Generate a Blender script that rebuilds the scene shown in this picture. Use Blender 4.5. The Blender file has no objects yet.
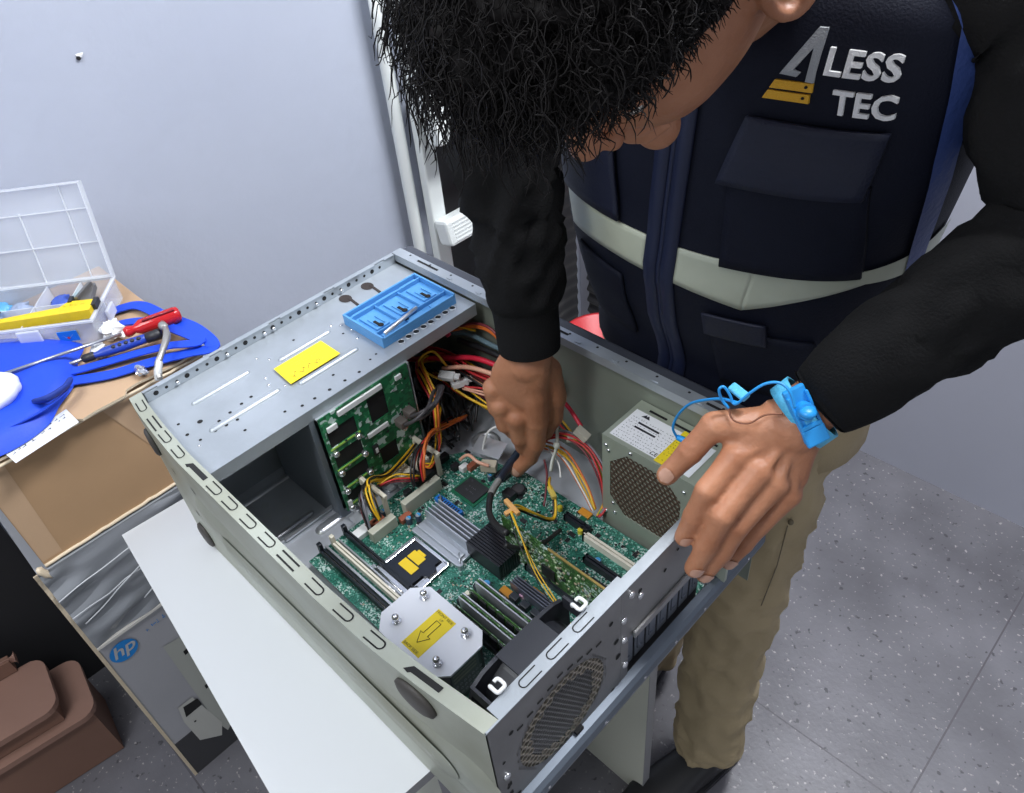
import bpy, bmesh, math, random
from mathutils import Vector, Matrix, noise
random.seed(7)
sc = bpy.context.scene
COL = sc.collection
V = Vector
PI = math.pi

# ------------------------------------------------------------ materials
MATS = {}
def mat(name, col, rough=.5, metal=0., bump=0., bscale=60., var=0., vscale=8., alpha=None, col2=None, spec=None, trans=0., sheen=0.):
    if name in MATS: return MATS[name]
    m = bpy.data.materials.new(name); m.use_nodes = True
    nt = m.node_tree; b = nt.nodes['Principled BSDF']
    c = (*col, 1)
    b.inputs['Base Color'].default_value = c
    b.inputs['Roughness'].default_value = rough
    b.inputs['Metallic'].default_value = metal
    if spec is not None: b.inputs['Specular IOR Level'].default_value = spec
    if trans: b.inputs['Transmission Weight'].default_value = trans
    if sheen:
        b.inputs['Sheen Weight'].default_value = sheen
    if alpha is not None: b.inputs['Alpha'].default_value = alpha
    tc = nt.nodes.new('ShaderNodeTexCoord')
    if var or col2:
        n = nt.nodes.new('ShaderNodeTexNoise'); n.inputs['Scale'].default_value = vscale; n.inputs['Detail'].default_value = 6
        nt.links.new(tc.outputs['Object'], n.inputs['Vector'])
        r = nt.nodes.new('ShaderNodeValToRGB')
        r.color_ramp.elements[0].position = .35; r.color_ramp.elements[1].position = .65
        c2 = col2 if col2 else tuple(max(0, x * (1 - var)) for x in col)
        r.color_ramp.elements[0].color = (*c2, 1); r.color_ramp.elements[1].color = c
        nt.links.new(n.outputs['Fac'], r.inputs['Fac']); nt.links.new(r.outputs['Color'], b.inputs['Base Color'])
    if bump:
        n = nt.nodes.new('ShaderNodeTexNoise'); n.inputs['Scale'].default_value = bscale; n.inputs['Detail'].default_value = 5
        nt.links.new(tc.outputs['Object'], n.inputs['Vector'])
        bp = nt.nodes.new('ShaderNodeBump'); bp.inputs['Strength'].default_value = bump; bp.inputs['Distance'].default_value = .004
        nt.links.new(n.outputs['Fac'], bp.inputs['Height']); nt.links.new(bp.outputs['Normal'], b.inputs['Normal'])
    MATS[name] = m
    return m

# ------------------------------------------------------------ mesh builder
class MB:
    def __init__(s): s.v = []; s.f = []; s.mi = []; s.m = 0; s.sm = []; s.smooth = False
    def add(s, vs, fs, smooth=None):
        o = len(s.v); s.v += [tuple(v) for v in vs]
        for f in fs:
            s.f.append([i + o for i in f]); s.mi.append(s.m); s.sm.append(s.smooth if smooth is None else smooth)
        return s
    def box(s, a, b, bev=0.):
        x0, y0, z0 = [min(p, q) for p, q in zip(a, b)]; x1, y1, z1 = [max(p, q) for p, q in zip(a, b)]
        return s.boxm(Matrix.Translation(((x0+x1)/2, (y0+y1)/2, (z0+z1)/2)), (x1-x0, y1-y0, z1-z0), bev)
    def boxm(s, M, size, bev=0.):
        hx, hy, hz = [q/2 for q in size]
        if bev <= 0:
            vs = [M @ V((sx*hx, sy*hy, sz*hz)) for sx in (-1, 1) for sy in (-1, 1) for sz in (-1, 1)]
            return s.add(vs, [(0,1,3,2),(4,6,7,5),(0,4,5,1),(2,3,7,6),(0,2,6,4),(1,5,7,3)], False)
        bev = min(bev, hx*.95, hy*.95, hz*.95)
        bm = bmesh.new(); bmesh.ops.create_cube(bm, size=1)
        for v in bm.verts: v.co = V((v.co.x*2*hx, v.co.y*2*hy, v.co.z*2*hz))
        bmesh.ops.bevel(bm, geom=bm.edges[:], offset=bev, segments=2, affect='EDGES', profile=.5)
        bm.verts.ensure_lookup_table()
        r = s.add([M @ v.co for v in bm.verts], [[v.index for v in f.verts] for f in bm.faces], False)
        bm.free(); return r
    def prism(s, pts, z0, z1, M=None):
        M = M or Matrix.Identity(4); n = len(pts)
        vs = [M @ V((x, y, z0)) for x, y in pts] + [M @ V((x, y, z1)) for x, y in pts]
        fs = [tuple(range(n))[::-1], tuple(range(n, 2*n))] + [(i, (i+1) % n, n+(i+1) % n, n+i) for i in range(n)]
        return s.add(vs, fs, False)
    def loft(s, rings, cap=True, closed=True):
        n = len(rings[0]); vs = [p for r in rings for p in r]; fs = []
        for i in range(len(rings)-1):
            for j in range(n if closed else n-1):
                k = (j+1) % n
                fs.append((i*n+j, i*n+k, (i+1)*n+k, (i+1)*n+j))
        if cap and closed:
            fs.append(tuple(range(n))[::-1]); fs.append(tuple((len(rings)-1)*n+j for j in range(n)))
        return s.add(vs, fs, True if s.smooth is False else s.smooth)
    def tube(s, path, r, n=8, cap=True, flat=1., up=None):
        s.loft(tube_rings(path, r, n, flat, up), cap); return s
    def cyl(s, a, b, r, r2=None, n=20):
        a = V(a); b = V(b); r2 = r if r2 is None else r2
        rings = tube_rings([a, b], [r, r2], n)
        vs = rings[0] + rings[1]
        s.add(vs, [(j, (j+1) % n, n+(j+1) % n, n+j) for j in range(n)], True)
        return s.add(vs, [tuple(range(n))[::-1], tuple(range(n, 2*n))], False)
    def ring(s, c, axis, r0, r1, h, n=24):
        c = V(c); ax = V(axis).normalized(); u = ax.orthogonal().normalized(); w = ax.cross(u)
        vs = []
        for (r, z) in ((r0, 0), (r1, 0), (r1, h), (r0, h)):
            for j in range(n):
                t = 2*PI*j/n; vs.append(c + ax*z + (u*math.cos(t) + w*math.sin(t))*r)
        fs = [(q*n+j, q*n+(j+1) % n, ((q+1) % 4)*n+(j+1) % n, ((q+1) % 4)*n+j) for q in range(4) for j in range(n)]
        return s.add(vs, fs, True)
    def ball(s, c, r, sx=1, sy=1, sz=1, n=12, M=None):
        rings = []
        c = V(c)
        for i in range(1, n):
            t = PI*i/n
            ringp = [V((math.sin(t)*math.cos(2*PI*j/(2*n))*r*sx, math.sin(t)*math.sin(2*PI*j/(2*n))*r*sy, math.cos(t)*r*sz)) for j in range(2*n)]
            rings.append([c + ((M @ p) if M else p) for p in ringp])
        return s.loft(rings)
    def mk(s):
        s.marks = getattr(s, 'marks', [(0, 0)]) + [(len(s.v), len(s.f))]; return s
    def build_each(s, name, mats, parent=None, **kw):
        """every marked piece becomes a mesh object of its own"""
        out = []; mk_ = getattr(s, 'marks', [(0, 0)])
        for (v0, f0), (v1, f1) in zip(mk_, mk_[1:]):
            if f1 == f0: continue
            q = MB(); q.v = s.v[v0:v1]; q.f = [[i-v0 for i in f] for f in s.f[f0:f1]]; q.mi = s.mi[f0:f1]; q.sm = s.sm[f0:f1]
            out.append(q.build(name, mats, parent, **kw))
        return out
    def build(s, name, mats, parent=None, **kw):
        me = bpy.data.meshes.new(name); me.from_pydata(s.v, [], s.f)
        if not isinstance(mats, (list, tuple)): mats = [mats]
        for m in mats: me.materials.append(m)
        me.polygons.foreach_set('material_index', [min(i, len(mats)-1) for i in s.mi])
        me.polygons.foreach_set('use_smooth', s.sm)
        me.update()
        bm = bmesh.new(); bm.from_mesh(me); bmesh.ops.recalc_face_normals(bm, faces=bm.faces[:]); bm.to_mesh(me); bm.free()
        o = bpy.data.objects.new(name, me); COL.objects.link(o)
        if parent is not None:
            o.parent = parent
            o.matrix_parent_inverse = Matrix.Translation(-parent.location) if parent.type == 'EMPTY' else Matrix.Identity(4)
        for k, v in kw.items(): o[k] = v
        return o

def tube_rings(path, r, n=8, flat=1., up=None):
    path = [V(p) for p in path]; m = len(path)
    if not isinstance(r, (list, tuple)): r = [r]*m
    if not isinstance(flat, (list, tuple)): flat = [flat]*m
    rings = []; u = None
    for i, p in enumerate(path):
        t = (path[min(i+1, m-1)] - path[max(i-1, 0)])
        t = t.normalized() if t.length > 1e-9 else V((0, 0, 1))
        if up is not None:
            u = V(up) - t*V(up).dot(t)
            u = u.normalized() if u.length > 1e-6 else t.orthogonal().normalized()
        elif u is None: u = t.orthogonal().normalized()
        else:
            u = u - t*u.dot(t); u = u.normalized() if u.length > 1e-6 else t.orthogonal().normalized()
        w = t.cross(u)
        rr = r[i] if not isinstance(r[i], tuple) else r[i]
        rings.append([p + u*(math.cos(2*PI*j/n)*rr*flat[i]) + w*(math.sin(2*PI*j/n)*rr) for j in range(n)])
    return rings

def spline(pts, k=6):
    pts = [V(p) for p in pts]; out = []
    for i in range(len(pts)-1):
        p0 = pts[max(i-1, 0)]; p1 = pts[i]; p2 = pts[i+1]; p3 = pts[min(i+2, len(pts)-1)]
        for j in range(k):
            t = j/k
            out.append(.5*((2*p1) + (p2-p0)*t + (2*p0-5*p1+4*p2-p3)*t*t + (3*p1-p0-3*p2+p3)*t**3))
    out.append(pts[-1]); return out
def lerp(a, b, t): return a + (b-a)*t
def interp(x, xs, ys):
    if x <= xs[0]: return ys[0]
    for i in range(len(xs)-1):
        if x <= xs[i+1]: return lerp(ys[i], ys[i+1], (x-xs[i])/(xs[i+1]-xs[i]))
    return ys[-1]
def rspl(vals, k=6):
    v = spline([(x, 0, 0) for x in vals], k); return [p.x for p in v]

def thing(name, label, cat, loc=(0, 0, 0), group=None):
    o = bpy.data.objects.new(name, None); o.location = loc; o.empty_display_size = .05
    COL.objects.link(o); o['label'] = label; o['category'] = cat
    if group: o['group'] = group
    return o
def tag(o, label, cat, group=None):
    o['label'] = label; o['category'] = cat
    if group: o['group'] = group
    return o
def text_geo(txt, size=1., bold=0., spacing=1.):
    cu = bpy.data.curves.new('t', 'FONT'); cu.body = txt; cu.size = size; cu.offset = bold; cu.resolution_u = 3
    cu.space_character = spacing; cu.align_x = 'LEFT'
    o = bpy.data.objects.new('t', cu); COL.objects.link(o)
    dg = bpy.context.evaluated_depsgraph_get(); dg.update()
    me = bpy.data.meshes.new_from_object(o.evaluated_get(dg))
    vs = [v.co.copy() for v in me.vertices]; fs = [list(p.vertices) for p in me.polygons]
    bpy.data.objects.remove(o); bpy.data.meshes.remove(me); bpy.data.curves.remove(cu)
    return vs, fs
def put_text(mb, txt, size, O, ux, uy, bold=0., depth=.0003):
    """writing laid on a surface at O, running along ux with its tops towards uy"""
    vs, fs = text_geo(txt, size, bold)
    O = V(O); ux = V(ux).normalized(); uy = V(uy).normalized(); nz = ux.cross(uy).normalized()
    mb.add([O + ux*v.x + uy*v.y + nz*depth for v in vs], fs, False)

def scribble(mb, O, ux, uy, n, w, h, seed=1):
    """a run of tiny illegible printed strokes"""
    rnd = random.Random(seed); O = V(O); ux = V(ux).normalized(); uy = V(uy).normalized(); x = 0
    for i in range(n):
        cw = w*(.5+.7*rnd.random())
        for k in range(2):
            a = O + ux*(x+rnd.random()*cw*.4) + uy*(h*rnd.random()*.5); dx_ = ux*(cw*(.15 if k else .6)); dy_ = uy*(h*(.5 if k else .15))
            mb.add([a, a+dx_, a+dx_+dy_, a+dy_], [(0, 1, 2, 3)], False)
        x += w*(1.15 if rnd.random() > .2 else 1.8)
# palette ------------------------------------------------------
steel = mat('zinc_plated_steel', (.43, .47, .51), .40, .5, bump=.08, bscale=90, var=.16, vscale=14)
steel_d = mat('inner_steel', (.30, .33, .37), .45, .5, var=.2, vscale=10)
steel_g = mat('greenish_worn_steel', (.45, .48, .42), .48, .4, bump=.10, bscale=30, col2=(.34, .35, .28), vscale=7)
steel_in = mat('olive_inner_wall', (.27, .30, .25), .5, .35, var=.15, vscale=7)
psu_m = mat('supply_casing', (.42, .46, .38), .45, .4, var=.1)
dark = mat('hole_black', (.008, .008, .009), .8)
blackp = mat('black_plastic', (.018, .018, .022), .45)
greyp = mat('charcoal_plastic', (.045, .05, .065), .42)
white_p = mat('white_plastic', (.75, .76, .76), .4)
cream_p = mat('cream_plastic', (.72, .68, .56), .45)
yellow = mat('yellow_paper', (.86, .66, .02), .6, var=.08, vscale=30)
ink = mat('black_ink', (.02, .02, .03), .7)
inkg = mat('grey_ink', (.22, .23, .26), .7)
paper = mat('white_paper', (.70, .72, .76), .55, var=.05)
blue_tray = mat('blue_plastic', (.09, .30, .62), .38)
chrome = mat('bright_metal', (.75, .76, .78), .22, .95)
alu = mat('aluminium', (.66, .68, .72), .34, .75)
brass = mat('dull_metal', (.55, .52, .45), .35, .8)
wire_cols = {
 'red': mat('red_insulation', (.55, .03, .035), .4), 'yel': mat('yellow_insulation', (.75, .45, .02), .4),
 'blk': mat('black_insulation', (.012, .012, .014), .4), 'org': mat('orange_insulation', (.68, .16, .03), .4),
 'grn': mat('green_insulation', (.05, .3, .08), .4), 'gry': mat('grey_insulation', (.2, .2, .23), .4),
 'pnk': mat('salmon_insulation', (.75, .40, .28), .4), 'mar': mat('maroon_insulation', (.18, .03, .04), .4),
 'wht': mat('white_insulation', (.7, .7, .68), .4), 'blu': mat('teal_grey_insulation', (.11, .17, .2), .4)}

def pcb_mat(name, base, fleck, dark_c, sc_=330.):
    m = bpy.data.materials.new(name); m.use_nodes = True; nt = m.node_tree; b = nt.nodes['Principled BSDF']
    b.inputs['Roughness'].default_value = .35
    tc = nt.nodes.new('ShaderNodeTexCoord')
    vo = nt.nodes.new('ShaderNodeTexVoronoi'); vo.inputs['Scale'].default_value = sc_; vo.distance = 'CHEBYCHEV'
    nt.links.new(tc.outputs['Object'], vo.inputs['Vector'])
    sep = nt.nodes.new('ShaderNodeSeparateColor'); nt.links.new(vo.outputs['Color'], sep.inputs['Color'])
    no = nt.nodes.new('ShaderNodeTexNoise'); no.inputs['Scale'].default_value = 40; nt.links.new(tc.outputs['Object'], no.inputs['Vector'])
    ad = nt.nodes.new('ShaderNodeMath'); ad.operation = 'MULTIPLY'; nt.links.new(sep.outputs[0], ad.inputs[0]); nt.links.new(no.outputs['Fac'], ad.inputs[1])
    r = nt.nodes.new('ShaderNodeValToRGB'); e = r.color_ramp
    e.interpolation = 'CONSTANT'
    e.elements[0].color = (*dark_c, 1); e.elements[0].position = 0
    e.elements[1].color = (*base, 1); e.elements[1].position = .13
    x = e.elements.new(.36); x.color = (*fleck, 1)
    x = e.elements.new(.45); x.color = (.5, .62, .58, 1)
    nt.links.new(ad.outputs[0], r.inputs['Fac']); nt.links.new(r.outputs['Color'], b.inputs['Base Color'])
    return m
pcb = pcb_mat('green_circuit_board', (.026, .17, .12), (.15, .37, .30), (.012, .08, .06), 620.)
pcb2 = pcb_mat('backplane_green', (.01, .16, .06), (.05, .28, .12), (.01, .10, .04), 150)
pcb3 = pcb_mat('olive_card_green', (.05, .15, .03), (.16, .32, .12), (.02, .07, .015), 420)
# ============================================================ the room
def wallmat():
    m = bpy.data.materials.new('painted_wall'); m.use_nodes = True; nt = m.node_tree; b = nt.nodes['Principled BSDF']
    b.inputs['Roughness'].default_value = .75
    tc = nt.nodes.new('ShaderNodeTexCoord'); n = nt.nodes.new('ShaderNodeTexNoise'); n.inputs['Scale'].default_value = 2.2; n.inputs['Detail'].default_value = 4
    nt.links.new(tc.outputs['Object'], n.inputs['Vector'])
    r = nt.nodes.new('ShaderNodeValToRGB'); r.color_ramp.elements[0].position = .3; r.color_ramp.elements[1].position = .7
    r.color_ramp.elements[0].color = (.43, .465, .56, 1); r.color_ramp.elements[1].color = (.47, .505, .595, 1)
    nt.links.new(n.outputs['Fac'], r.inputs['Fac']); nt.links.new(r.outputs['Color'], b.inputs['Base Color'])
    n2 = nt.nodes.new('ShaderNodeTexNoise'); n2.inputs['Scale'].default_value = 35; n2.inputs['Detail'].default_value = 8
    nt.links.new(tc.outputs['Object'], n2.inputs['Vector'])
    bp = nt.nodes.new('ShaderNodeBump'); bp.inputs['Strength'].default_value = .12; bp.inputs['Distance'].default_value = .01
    nt.links.new(n2.outputs['Fac'], bp.inputs['Height']); nt.links.new(bp.outputs['Normal'], b.inputs['Normal'])
    return m
def floormat():
    m = bpy.data.materials.new('speckled_vinyl_tile'); m.use_nodes = True; nt = m.node_tree; b = nt.nodes['Principled BSDF']
    b.inputs['Roughness'].default_value = .42
    L = nt.links.new; N = nt.nodes.new
    tc = N('ShaderNodeTexCoord'); n = N('ShaderNodeTexNoise'); n.inputs['Scale'].default_value = 5; n.inputs['Detail'].default_value = 7
    L(tc.outputs['Object'], n.inputs['Vector'])
    r = N('ShaderNodeValToRGB'); r.color_ramp.elements[0].position = .3; r.color_ramp.elements[1].position = .72
    r.color_ramp.elements[0].color = (.095, .092, .104, 1); r.color_ramp.elements[1].color = (.165, .162, .18, 1); L(n.outputs['Fac'], r.inputs['Fac'])
    v = N('ShaderNodeTexNoise'); v.inputs['Scale'].default_value = 95; v.inputs['Detail'].default_value = 3; L(tc.outputs['Object'], v.inputs['Vector'])
    r2 = N('ShaderNodeValToRGB'); r2.color_ramp.elements[0].position = .64; r2.color_ramp.elements[1].position = .70
    r2.color_ramp.elements[0].color = (0, 0, 0, 1); r2.color_ramp.elements[1].color = (1, 1, 1, 1); L(v.outputs['Fac'], r2.inputs['Fac'])
    mx = N('ShaderNodeMix'); mx.data_type = 'RGBA'; L(r2.outputs['Color'], mx.inputs[0]); L(r.outputs['Color'], mx.inputs[6]); mx.inputs[7].default_value = (.33, .31, .31, 1)
    v3 = N('ShaderNodeTexNoise'); v3.inputs['Scale'].default_value = 60; v3.inputs['Detail'].default_value = 3; L(tc.outputs['Object'], v3.inputs['Vector'])
    r3 = N('ShaderNodeValToRGB'); r3.color_ramp.elements[0].position = .30; r3.color_ramp.elements[1].position = .36
    r3.color_ramp.elements[0].color = (1, 1, 1, 1); r3.color_ramp.elements[1].color = (0, 0, 0, 1); L(v3.outputs['Fac'], r3.inputs['Fac'])
    mx3 = N('ShaderNodeMix'); mx3.data_type = 'RGBA'; L(r3.outputs['Color'], mx3.inputs[0]); L(mx.outputs[2], mx3.inputs[6]); mx3.inputs[7].default_value = (.055, .055, .062, 1)
    sp = N('ShaderNodeSeparateXYZ'); L(tc.outputs['Object'], sp.inputs[0])
    def seam(out, off, per):
        a = N('ShaderNodeMath'); a.operation = 'SUBTRACT'; L(out, a.inputs[0]); a.inputs[1].default_value = off - per/2
        w = N('ShaderNodeMath'); w.operation = 'WRAP'; L(a.outputs[0], w.inputs[0]); w.inputs[1].default_value = 0; w.inputs[2].default_value = per
        c = N('ShaderNodeMath'); c.operation = 'COMPARE'; L(w.outputs[0], c.inputs[0]); c.inputs[1].default_value = per/2; c.inputs[2].default_value = .0017
        return c
    a = seam(sp.outputs[0], .905, .9); c = seam(sp.outputs[1], .69, .9)
    mm = N('ShaderNodeMath'); mm.operation = 'MAXIMUM'; L(a.outputs[0], mm.inputs[0]); L(c.outputs[0], mm.inputs[1])
    mx2 = N('ShaderNodeMix'); mx2.data_type = 'RGBA'; L(mm.outputs[0], mx2.inputs[0]); L(mx3.outputs[2], mx2.inputs[6]); mx2.inputs[7].default_value = (.075, .07, .08, 1)
    L(mx2.outputs[2], b.inputs['Base Color'])
    bp = N('ShaderNodeBump'); bp.inputs['Strength'].default_value = .25; bp.inputs['Distance'].default_value = .002; L(v.outputs['Fac'], bp.inputs['Height']); L(bp.outputs['Normal'], b.inputs['Normal'])
    return m
wm = wallmat(); fm = floormat()
def struct(name, mb, m):
    o = mb.build(name, m); o['kind'] = 'structure'; return o
struct('floor', MB().box((-.62, -2.2, -.05), (3.4, 1.55, 0)), fm)
struct('ceiling', MB().box((-.62, -2.2, 2.7), (3.4, 1.55, 2.75)), mat('ceiling_paint', (.6, .6, .6), .8))
w = MB()
# the left wall carries a small chipped plug hole, modelled as a shallow dished ring
w.box((-.62, -2.2, 0), (-.57, 1.55, 2.7))
struct('wall_left', w, wm)
struct('wall_back', MB().box((-.57, 1.5, 0), (3.4, 1.55, 2.7)), mat('back_wall_paint', (.44, .45, .52), .7, bump=.05, bscale=30, var=.05, vscale=2))
q = (-0.5700, 0.2798, 1.2299)
hm = MB(); hm.m = 0
pts = [(math.cos(t)*.006*(1+.35*math.sin(t*3)), math.sin(t)*.005*(1+.3*math.cos(t*2))) for t in [i*2*PI/12 for i in range(12)]]
hm.add([V((-.5695, q[1]+x+.004, q[2]+y+.003)) for x, y in pts] + [V((-.567, q[1]+x*.5+.004, q[2]+y*.5+.002)) for x, y in pts], [(i, (i+1) % 12, 12+(i+1) % 12, 12+i) for i in range(12)] + [tuple(range(12, 24))])
hm.m = 1; hm.cyl((-.5695, q[1], q[2]), (-.5665, q[1], q[2]), .0033, n=10)
tag(hm.build('wall_plug', [mat('plaster_white', (.7, .7, .72), .8), dark]), 'small white chipped wall plug with a dark hole in the grey wall', 'wall plug')

# ============================================================ white table
wt = mat('white_laminate', (.72, .74, .76), .38, bump=.02, bscale=200)
edge = mat('grey_edge_band', (.30, .30, .31), .5)
panel = mat('cream_panel', (.60, .61, .52), .5)
T = thing('table', 'narrow white laminate table with panel legs under the open computer', 'table', (.2, .15, 0))
tb = MB()
c0 = V((-.096, -.082, 0)); dx = V((.391+.096, -.135+.082, 0)).normalized(); dy = V((-dx.y, dx.x, 0))
P1 = c0; P2 = V((.494, -.147, 0)); P3 = V((.543, .445, 0)); P4 = V((-.062, .43, 0))
pts = [(p.x, p.y) for p in (P1, P2, P3, P4)]
tb.m = 0; n = 4
z0, z1 = .7135, .7315
vs = [V((x, y, z)) for z in (z0, z1) for x, y in pts]
tb.add(vs, [(4, 5, 6, 7), (3, 2, 1, 0)], False); tb.m = 1
tb.add(vs, [(i, (i+1) % 4, 4+(i+1) % 4, 4+i) for i in range(4)], False)
tb.build('tabletop', [wt, edge], T)
def legpanel(xa, xb, y):
    m = MB(); m.m = 0; m.box((xa, y-.009, .0), (xb, y+.009, .7133)); m.m = 1; m.box((xb, y-.0095, .0), (xb+.0012, y+.0095, .7133))
    m.build('leg_panel', [panel, edge], T)
legpanel(-.02, .535, .386); legpanel(.02, .47, .03)
MB().box((.03, .12, .30), (.046, .37, .7133)).build('crossbar', panel, T)
# ============================================================ printer box with plastic film, upper carton
card = mat('cardboard', (.47, .315, .195), .8, bump=.05, bscale=120, var=.08, vscale=5)
card_in = mat('cardboard_fold', (.40, .25, .135), .85, var=.1, vscale=6)
card_edge = mat('torn_board_edge', (.62, .52, .38), .9, bump=.3, bscale=200)
XB = -.17
B = thing('printer_box', 'tall printer carton with grey film on top and blue round logo', 'box', (-.36, -.02, 0))
m = MB(); m.m = 0
m.box((-.54, -.205, 0), (XB, .16, .485)); m.m = 1
m.box((XB-.002, -.203, .0), (XB+.001, .158, .13))
m.m = 2; m.box((XB-.001, -.206, 0), (XB+.0015, -.2, .69)); 
m.build('carton', [mat('printed_grey_carton', (.40, .40, .43), .5, var=.12, vscale=4), mat('dark_print', (.045, .045, .05), .55), card_edge], B)
# plastic film sheath above the carton : creased sheet
def sheet(fn, nu, nv, mb):
    vs = [fn(i/nu, j/nv) for i in range(nu+1) for j in range(nv+1)]
    mb.add(vs, [(i*(nv+1)+j, (i+1)*(nv+1)+j, (i+1)*(nv+1)+j+1, i*(nv+1)+j+1) for i in range(nu) for j in range(nv)], True)
film = mat('grey_plastic_film', (.27, .285, .31), .22, .1)
m = MB()
def ff(u, v):
    y = -.2 + .355*u; z = .49 + .197*v
    c = .006*math.sin((z*1.2 - y*.33)*95)*max(0, math.sin(u*9+v*2)) + .003*noise.noise(V((y*9, z*40, 1)))
    return V((XB+.004+c, y, z))
sheet(ff, 60, 60, m)
m.box((-.54, -.2, .487), (XB+.001, .155, .688))
m.build('film_cover', film, B)
m = MB(); rnd = random.Random(3)
for (ya, za, yb, zb) in ((-.2, .58, .05, .60), (-.19, .555, .08, .66), (-.2, .63, .10, .665), (-.1, .53, .1, .6)):
    pp = [V((XB+.010+.003*rnd.random(), lerp(ya, yb, t/8), lerp(za, zb, t/8)+.004*rnd.random())) for t in range(9)]
    m.tube(spline(pp, 3), .0011, 5)
m.build('film_crease', mat('film_glint', (.55, .57, .6), .15), B)
MB().box((XB-.001, -.2, .482), (XB+.006, .15, .489), .001).build('carton_rim', mat('white_board_edge', (.74, .71, .66), .7), B)
# blue round logo : disc with the two slanted letters cut in pale grey
lg = (-0.1700, -0.1707, 0.4484)
m = MB(); m.m = 0
cy, cz = lg[1], lg[2]
n = 32
cz -= .006; m.add([V((XB+.0022, cy+.024*math.cos(2*PI*i/n), cz+.024*math.sin(2*PI*i/n))) for i in range(n)], [tuple(range(n))], False)
m.m = 1
put_text(m, 'hp', .040, (XB+.0024, cy-.0205, cz-.008), (0, 1, 0), (0, .28, 1), bold=.0006)
m.m = 0
scribble(m, (XB+.0022, cy+.045, cz+.004), (0, 1, .1), (0, 0, 1), 7, .009, .012, 4)
m.build('logo', [mat('logo_blue', (.01, .22, .62), .5), mat('carton_pale', (.45, .45, .46), .5)], B)
# printed picture of a printer on the carton
m = MB(); X = XB+.0018
def poly(pts, mi, off=0.):
    m.m = mi; m.add([V((X+off, y, z)) for (y, z) in pts], [tuple(range(len(pts)))], False)
P = lambda px, py: None
a = [(-0.1682, -0.1193, 0.3885), (-0.1682, -0.0725, 0.3806), (-0.1682, -0.0343, 0.1134), (-0.1682, -0.1093, 0.0521), (-0.1682, -0.1189, 0.1022)]
poly([(p[1], p[2]) for p in a], 0)
a = [(-0.1682, -0.1577, 0.2187), (-0.1682, -0.1279, 0.2185), (-0.1682, -0.1100, 0.0885), (-0.1682, -0.1236, 0.0521), (-0.1682, -0.1605, 0.0891), (-0.1682, -0.1638, 0.1712)]
poly([(p[1], p[2]) for p in a], 1, .0004)
a = [(-0.1682, -0.1500, 0.2113), (-0.1682, -0.1219, 0.2059), (-0.1682, -0.1208, 0.1803), (-0.1682, -0.1560, 0.1799)]
poly([(p[1], p[2]) for p in a], 2, .0008)
for (px, py) in ((0, 0), (1, 1)):
    q = ((-0.1682, -0.0910, 0.3388), (-0.1682, -0.0936, 0.2168))[px]
    poly([(q[1]-.006, q[2]-.006), (q[1]+.006, q[2]-.004), (q[1]+.006, q[2]+.008), (q[1]-.006, q[2]+.006)], 2, .0008)
q = (-0.1682, -0.1478, 0.1508)
poly([(q[1]+.0025*math.cos(t), q[2]+.0025*math.sin(t)) for t in [i*PI/4 for i in range(8)]], 2, .0009)
m.build('printed_picture', [mat('print_pale_a', (.40, .41, .38), .5), mat('print_pale_b', (.50, .50, .47), .5), dark], B)

# ---- upper carton, lid flaps meeting at the front, torn front edge
U = thing('cardboard_box', 'brown cardboard carton with torn lid edge holding tools on top', 'box', (-.36, -.02, .69))
zt = .9
m = MB()
m.m = 1; m.box((-.55, -.185, .692), (XB-.006, .155, zt-.004))
m.m = 0
m.build('carton_body', [card, card_in], U)
m = MB(); m.m = 0
def lid(u, v):
    x = lerp(-.555, XB+.004, u); y = lerp(-.19, .16, v)
    jag = (.006*noise.noise(V((y*30, 3, 0))) + (.008 if y > -.04 else 0) + (-.010 if y > .03 else 0)) if u > .97 else 0
    return V((x+jag, y, zt + .002*noise.noise(V((x*8, y*8, 0)))))
sheet(lid, 30, 60, m)
vs = len(m.v)
sheet(lambda u, v: lid(u, v)-V((0, 0, .004)), 30, 60, m)
m.m = 1
rim = [lid(1, j/60) for j in range(61)]
m.add(rim+[p-V((0, 0, .004)) for p in rim], [(j, j+1, 62+j, 61+j) for j in range(60)], False)
m.build('lid', [card, card_edge], U)
m = MB(); pp = [V((XB+.003+.002*noise.noise(V((t, 0, 0))), -.185+.34*t/30, zt-.009+.0015*noise.noise(V((t*.7, 5, 0))))) for t in range(31)]
m.tube(pp, .0024, 5); m.mk()
pp = [V((XB-.004, -.185+.34*t/30, .693+.002*noise.noise(V((t*.7, 9, 0))))) for t in range(31)]
m.tube(pp, .003, 5); m.mk()
m.build_each('torn_edge', card_edge, U)
m = MB()
m.add([V((XB-.0055, -.184, .70)), V((XB-.0055, -.155, .70)), V((XB-.0055, -.150, .885)), V((XB-.0055, -.184, .885))], [(0, 1, 2, 3)], False); m.mk()
m.add([V((XB-.0052, .06, .695)), V((XB-.0052, .15, .695)), V((XB-.0052, .15, .885)), V((XB-.0052, -.01, .885))], [(0, 1, 2, 3)], False); m.mk()
m.build_each('side_flap', card, U)
m = MB()
m.m = 0
L4 = [(-0.1946, -0.0462, 0.9027), (-0.1508, -0.0454, 0.9027), (-0.1383, -0.1373, 0.9027), (-0.1755, -0.1414, 0.9027)]
m.add([V(p) for p in L4], [(0, 1, 2, 3)], False)
m.m = 1
d = (V(L4[3])-V(L4[0])).normalized(); up_ = (V(L4[0])-V(L4[1])).normalized()*-1
O = V(L4[0]) + d*.004 + V((0, 0, .0006)) + up_*.020
scribble(m, O+d*.002, d, -up_, 9, .0085, .007, 5); scribble(m, O+d*.002-up_*(-.009)*-1, d, -up_, 9, .0085, .006, 6)
m.build('paper_label', [paper, ink], U)
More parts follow.
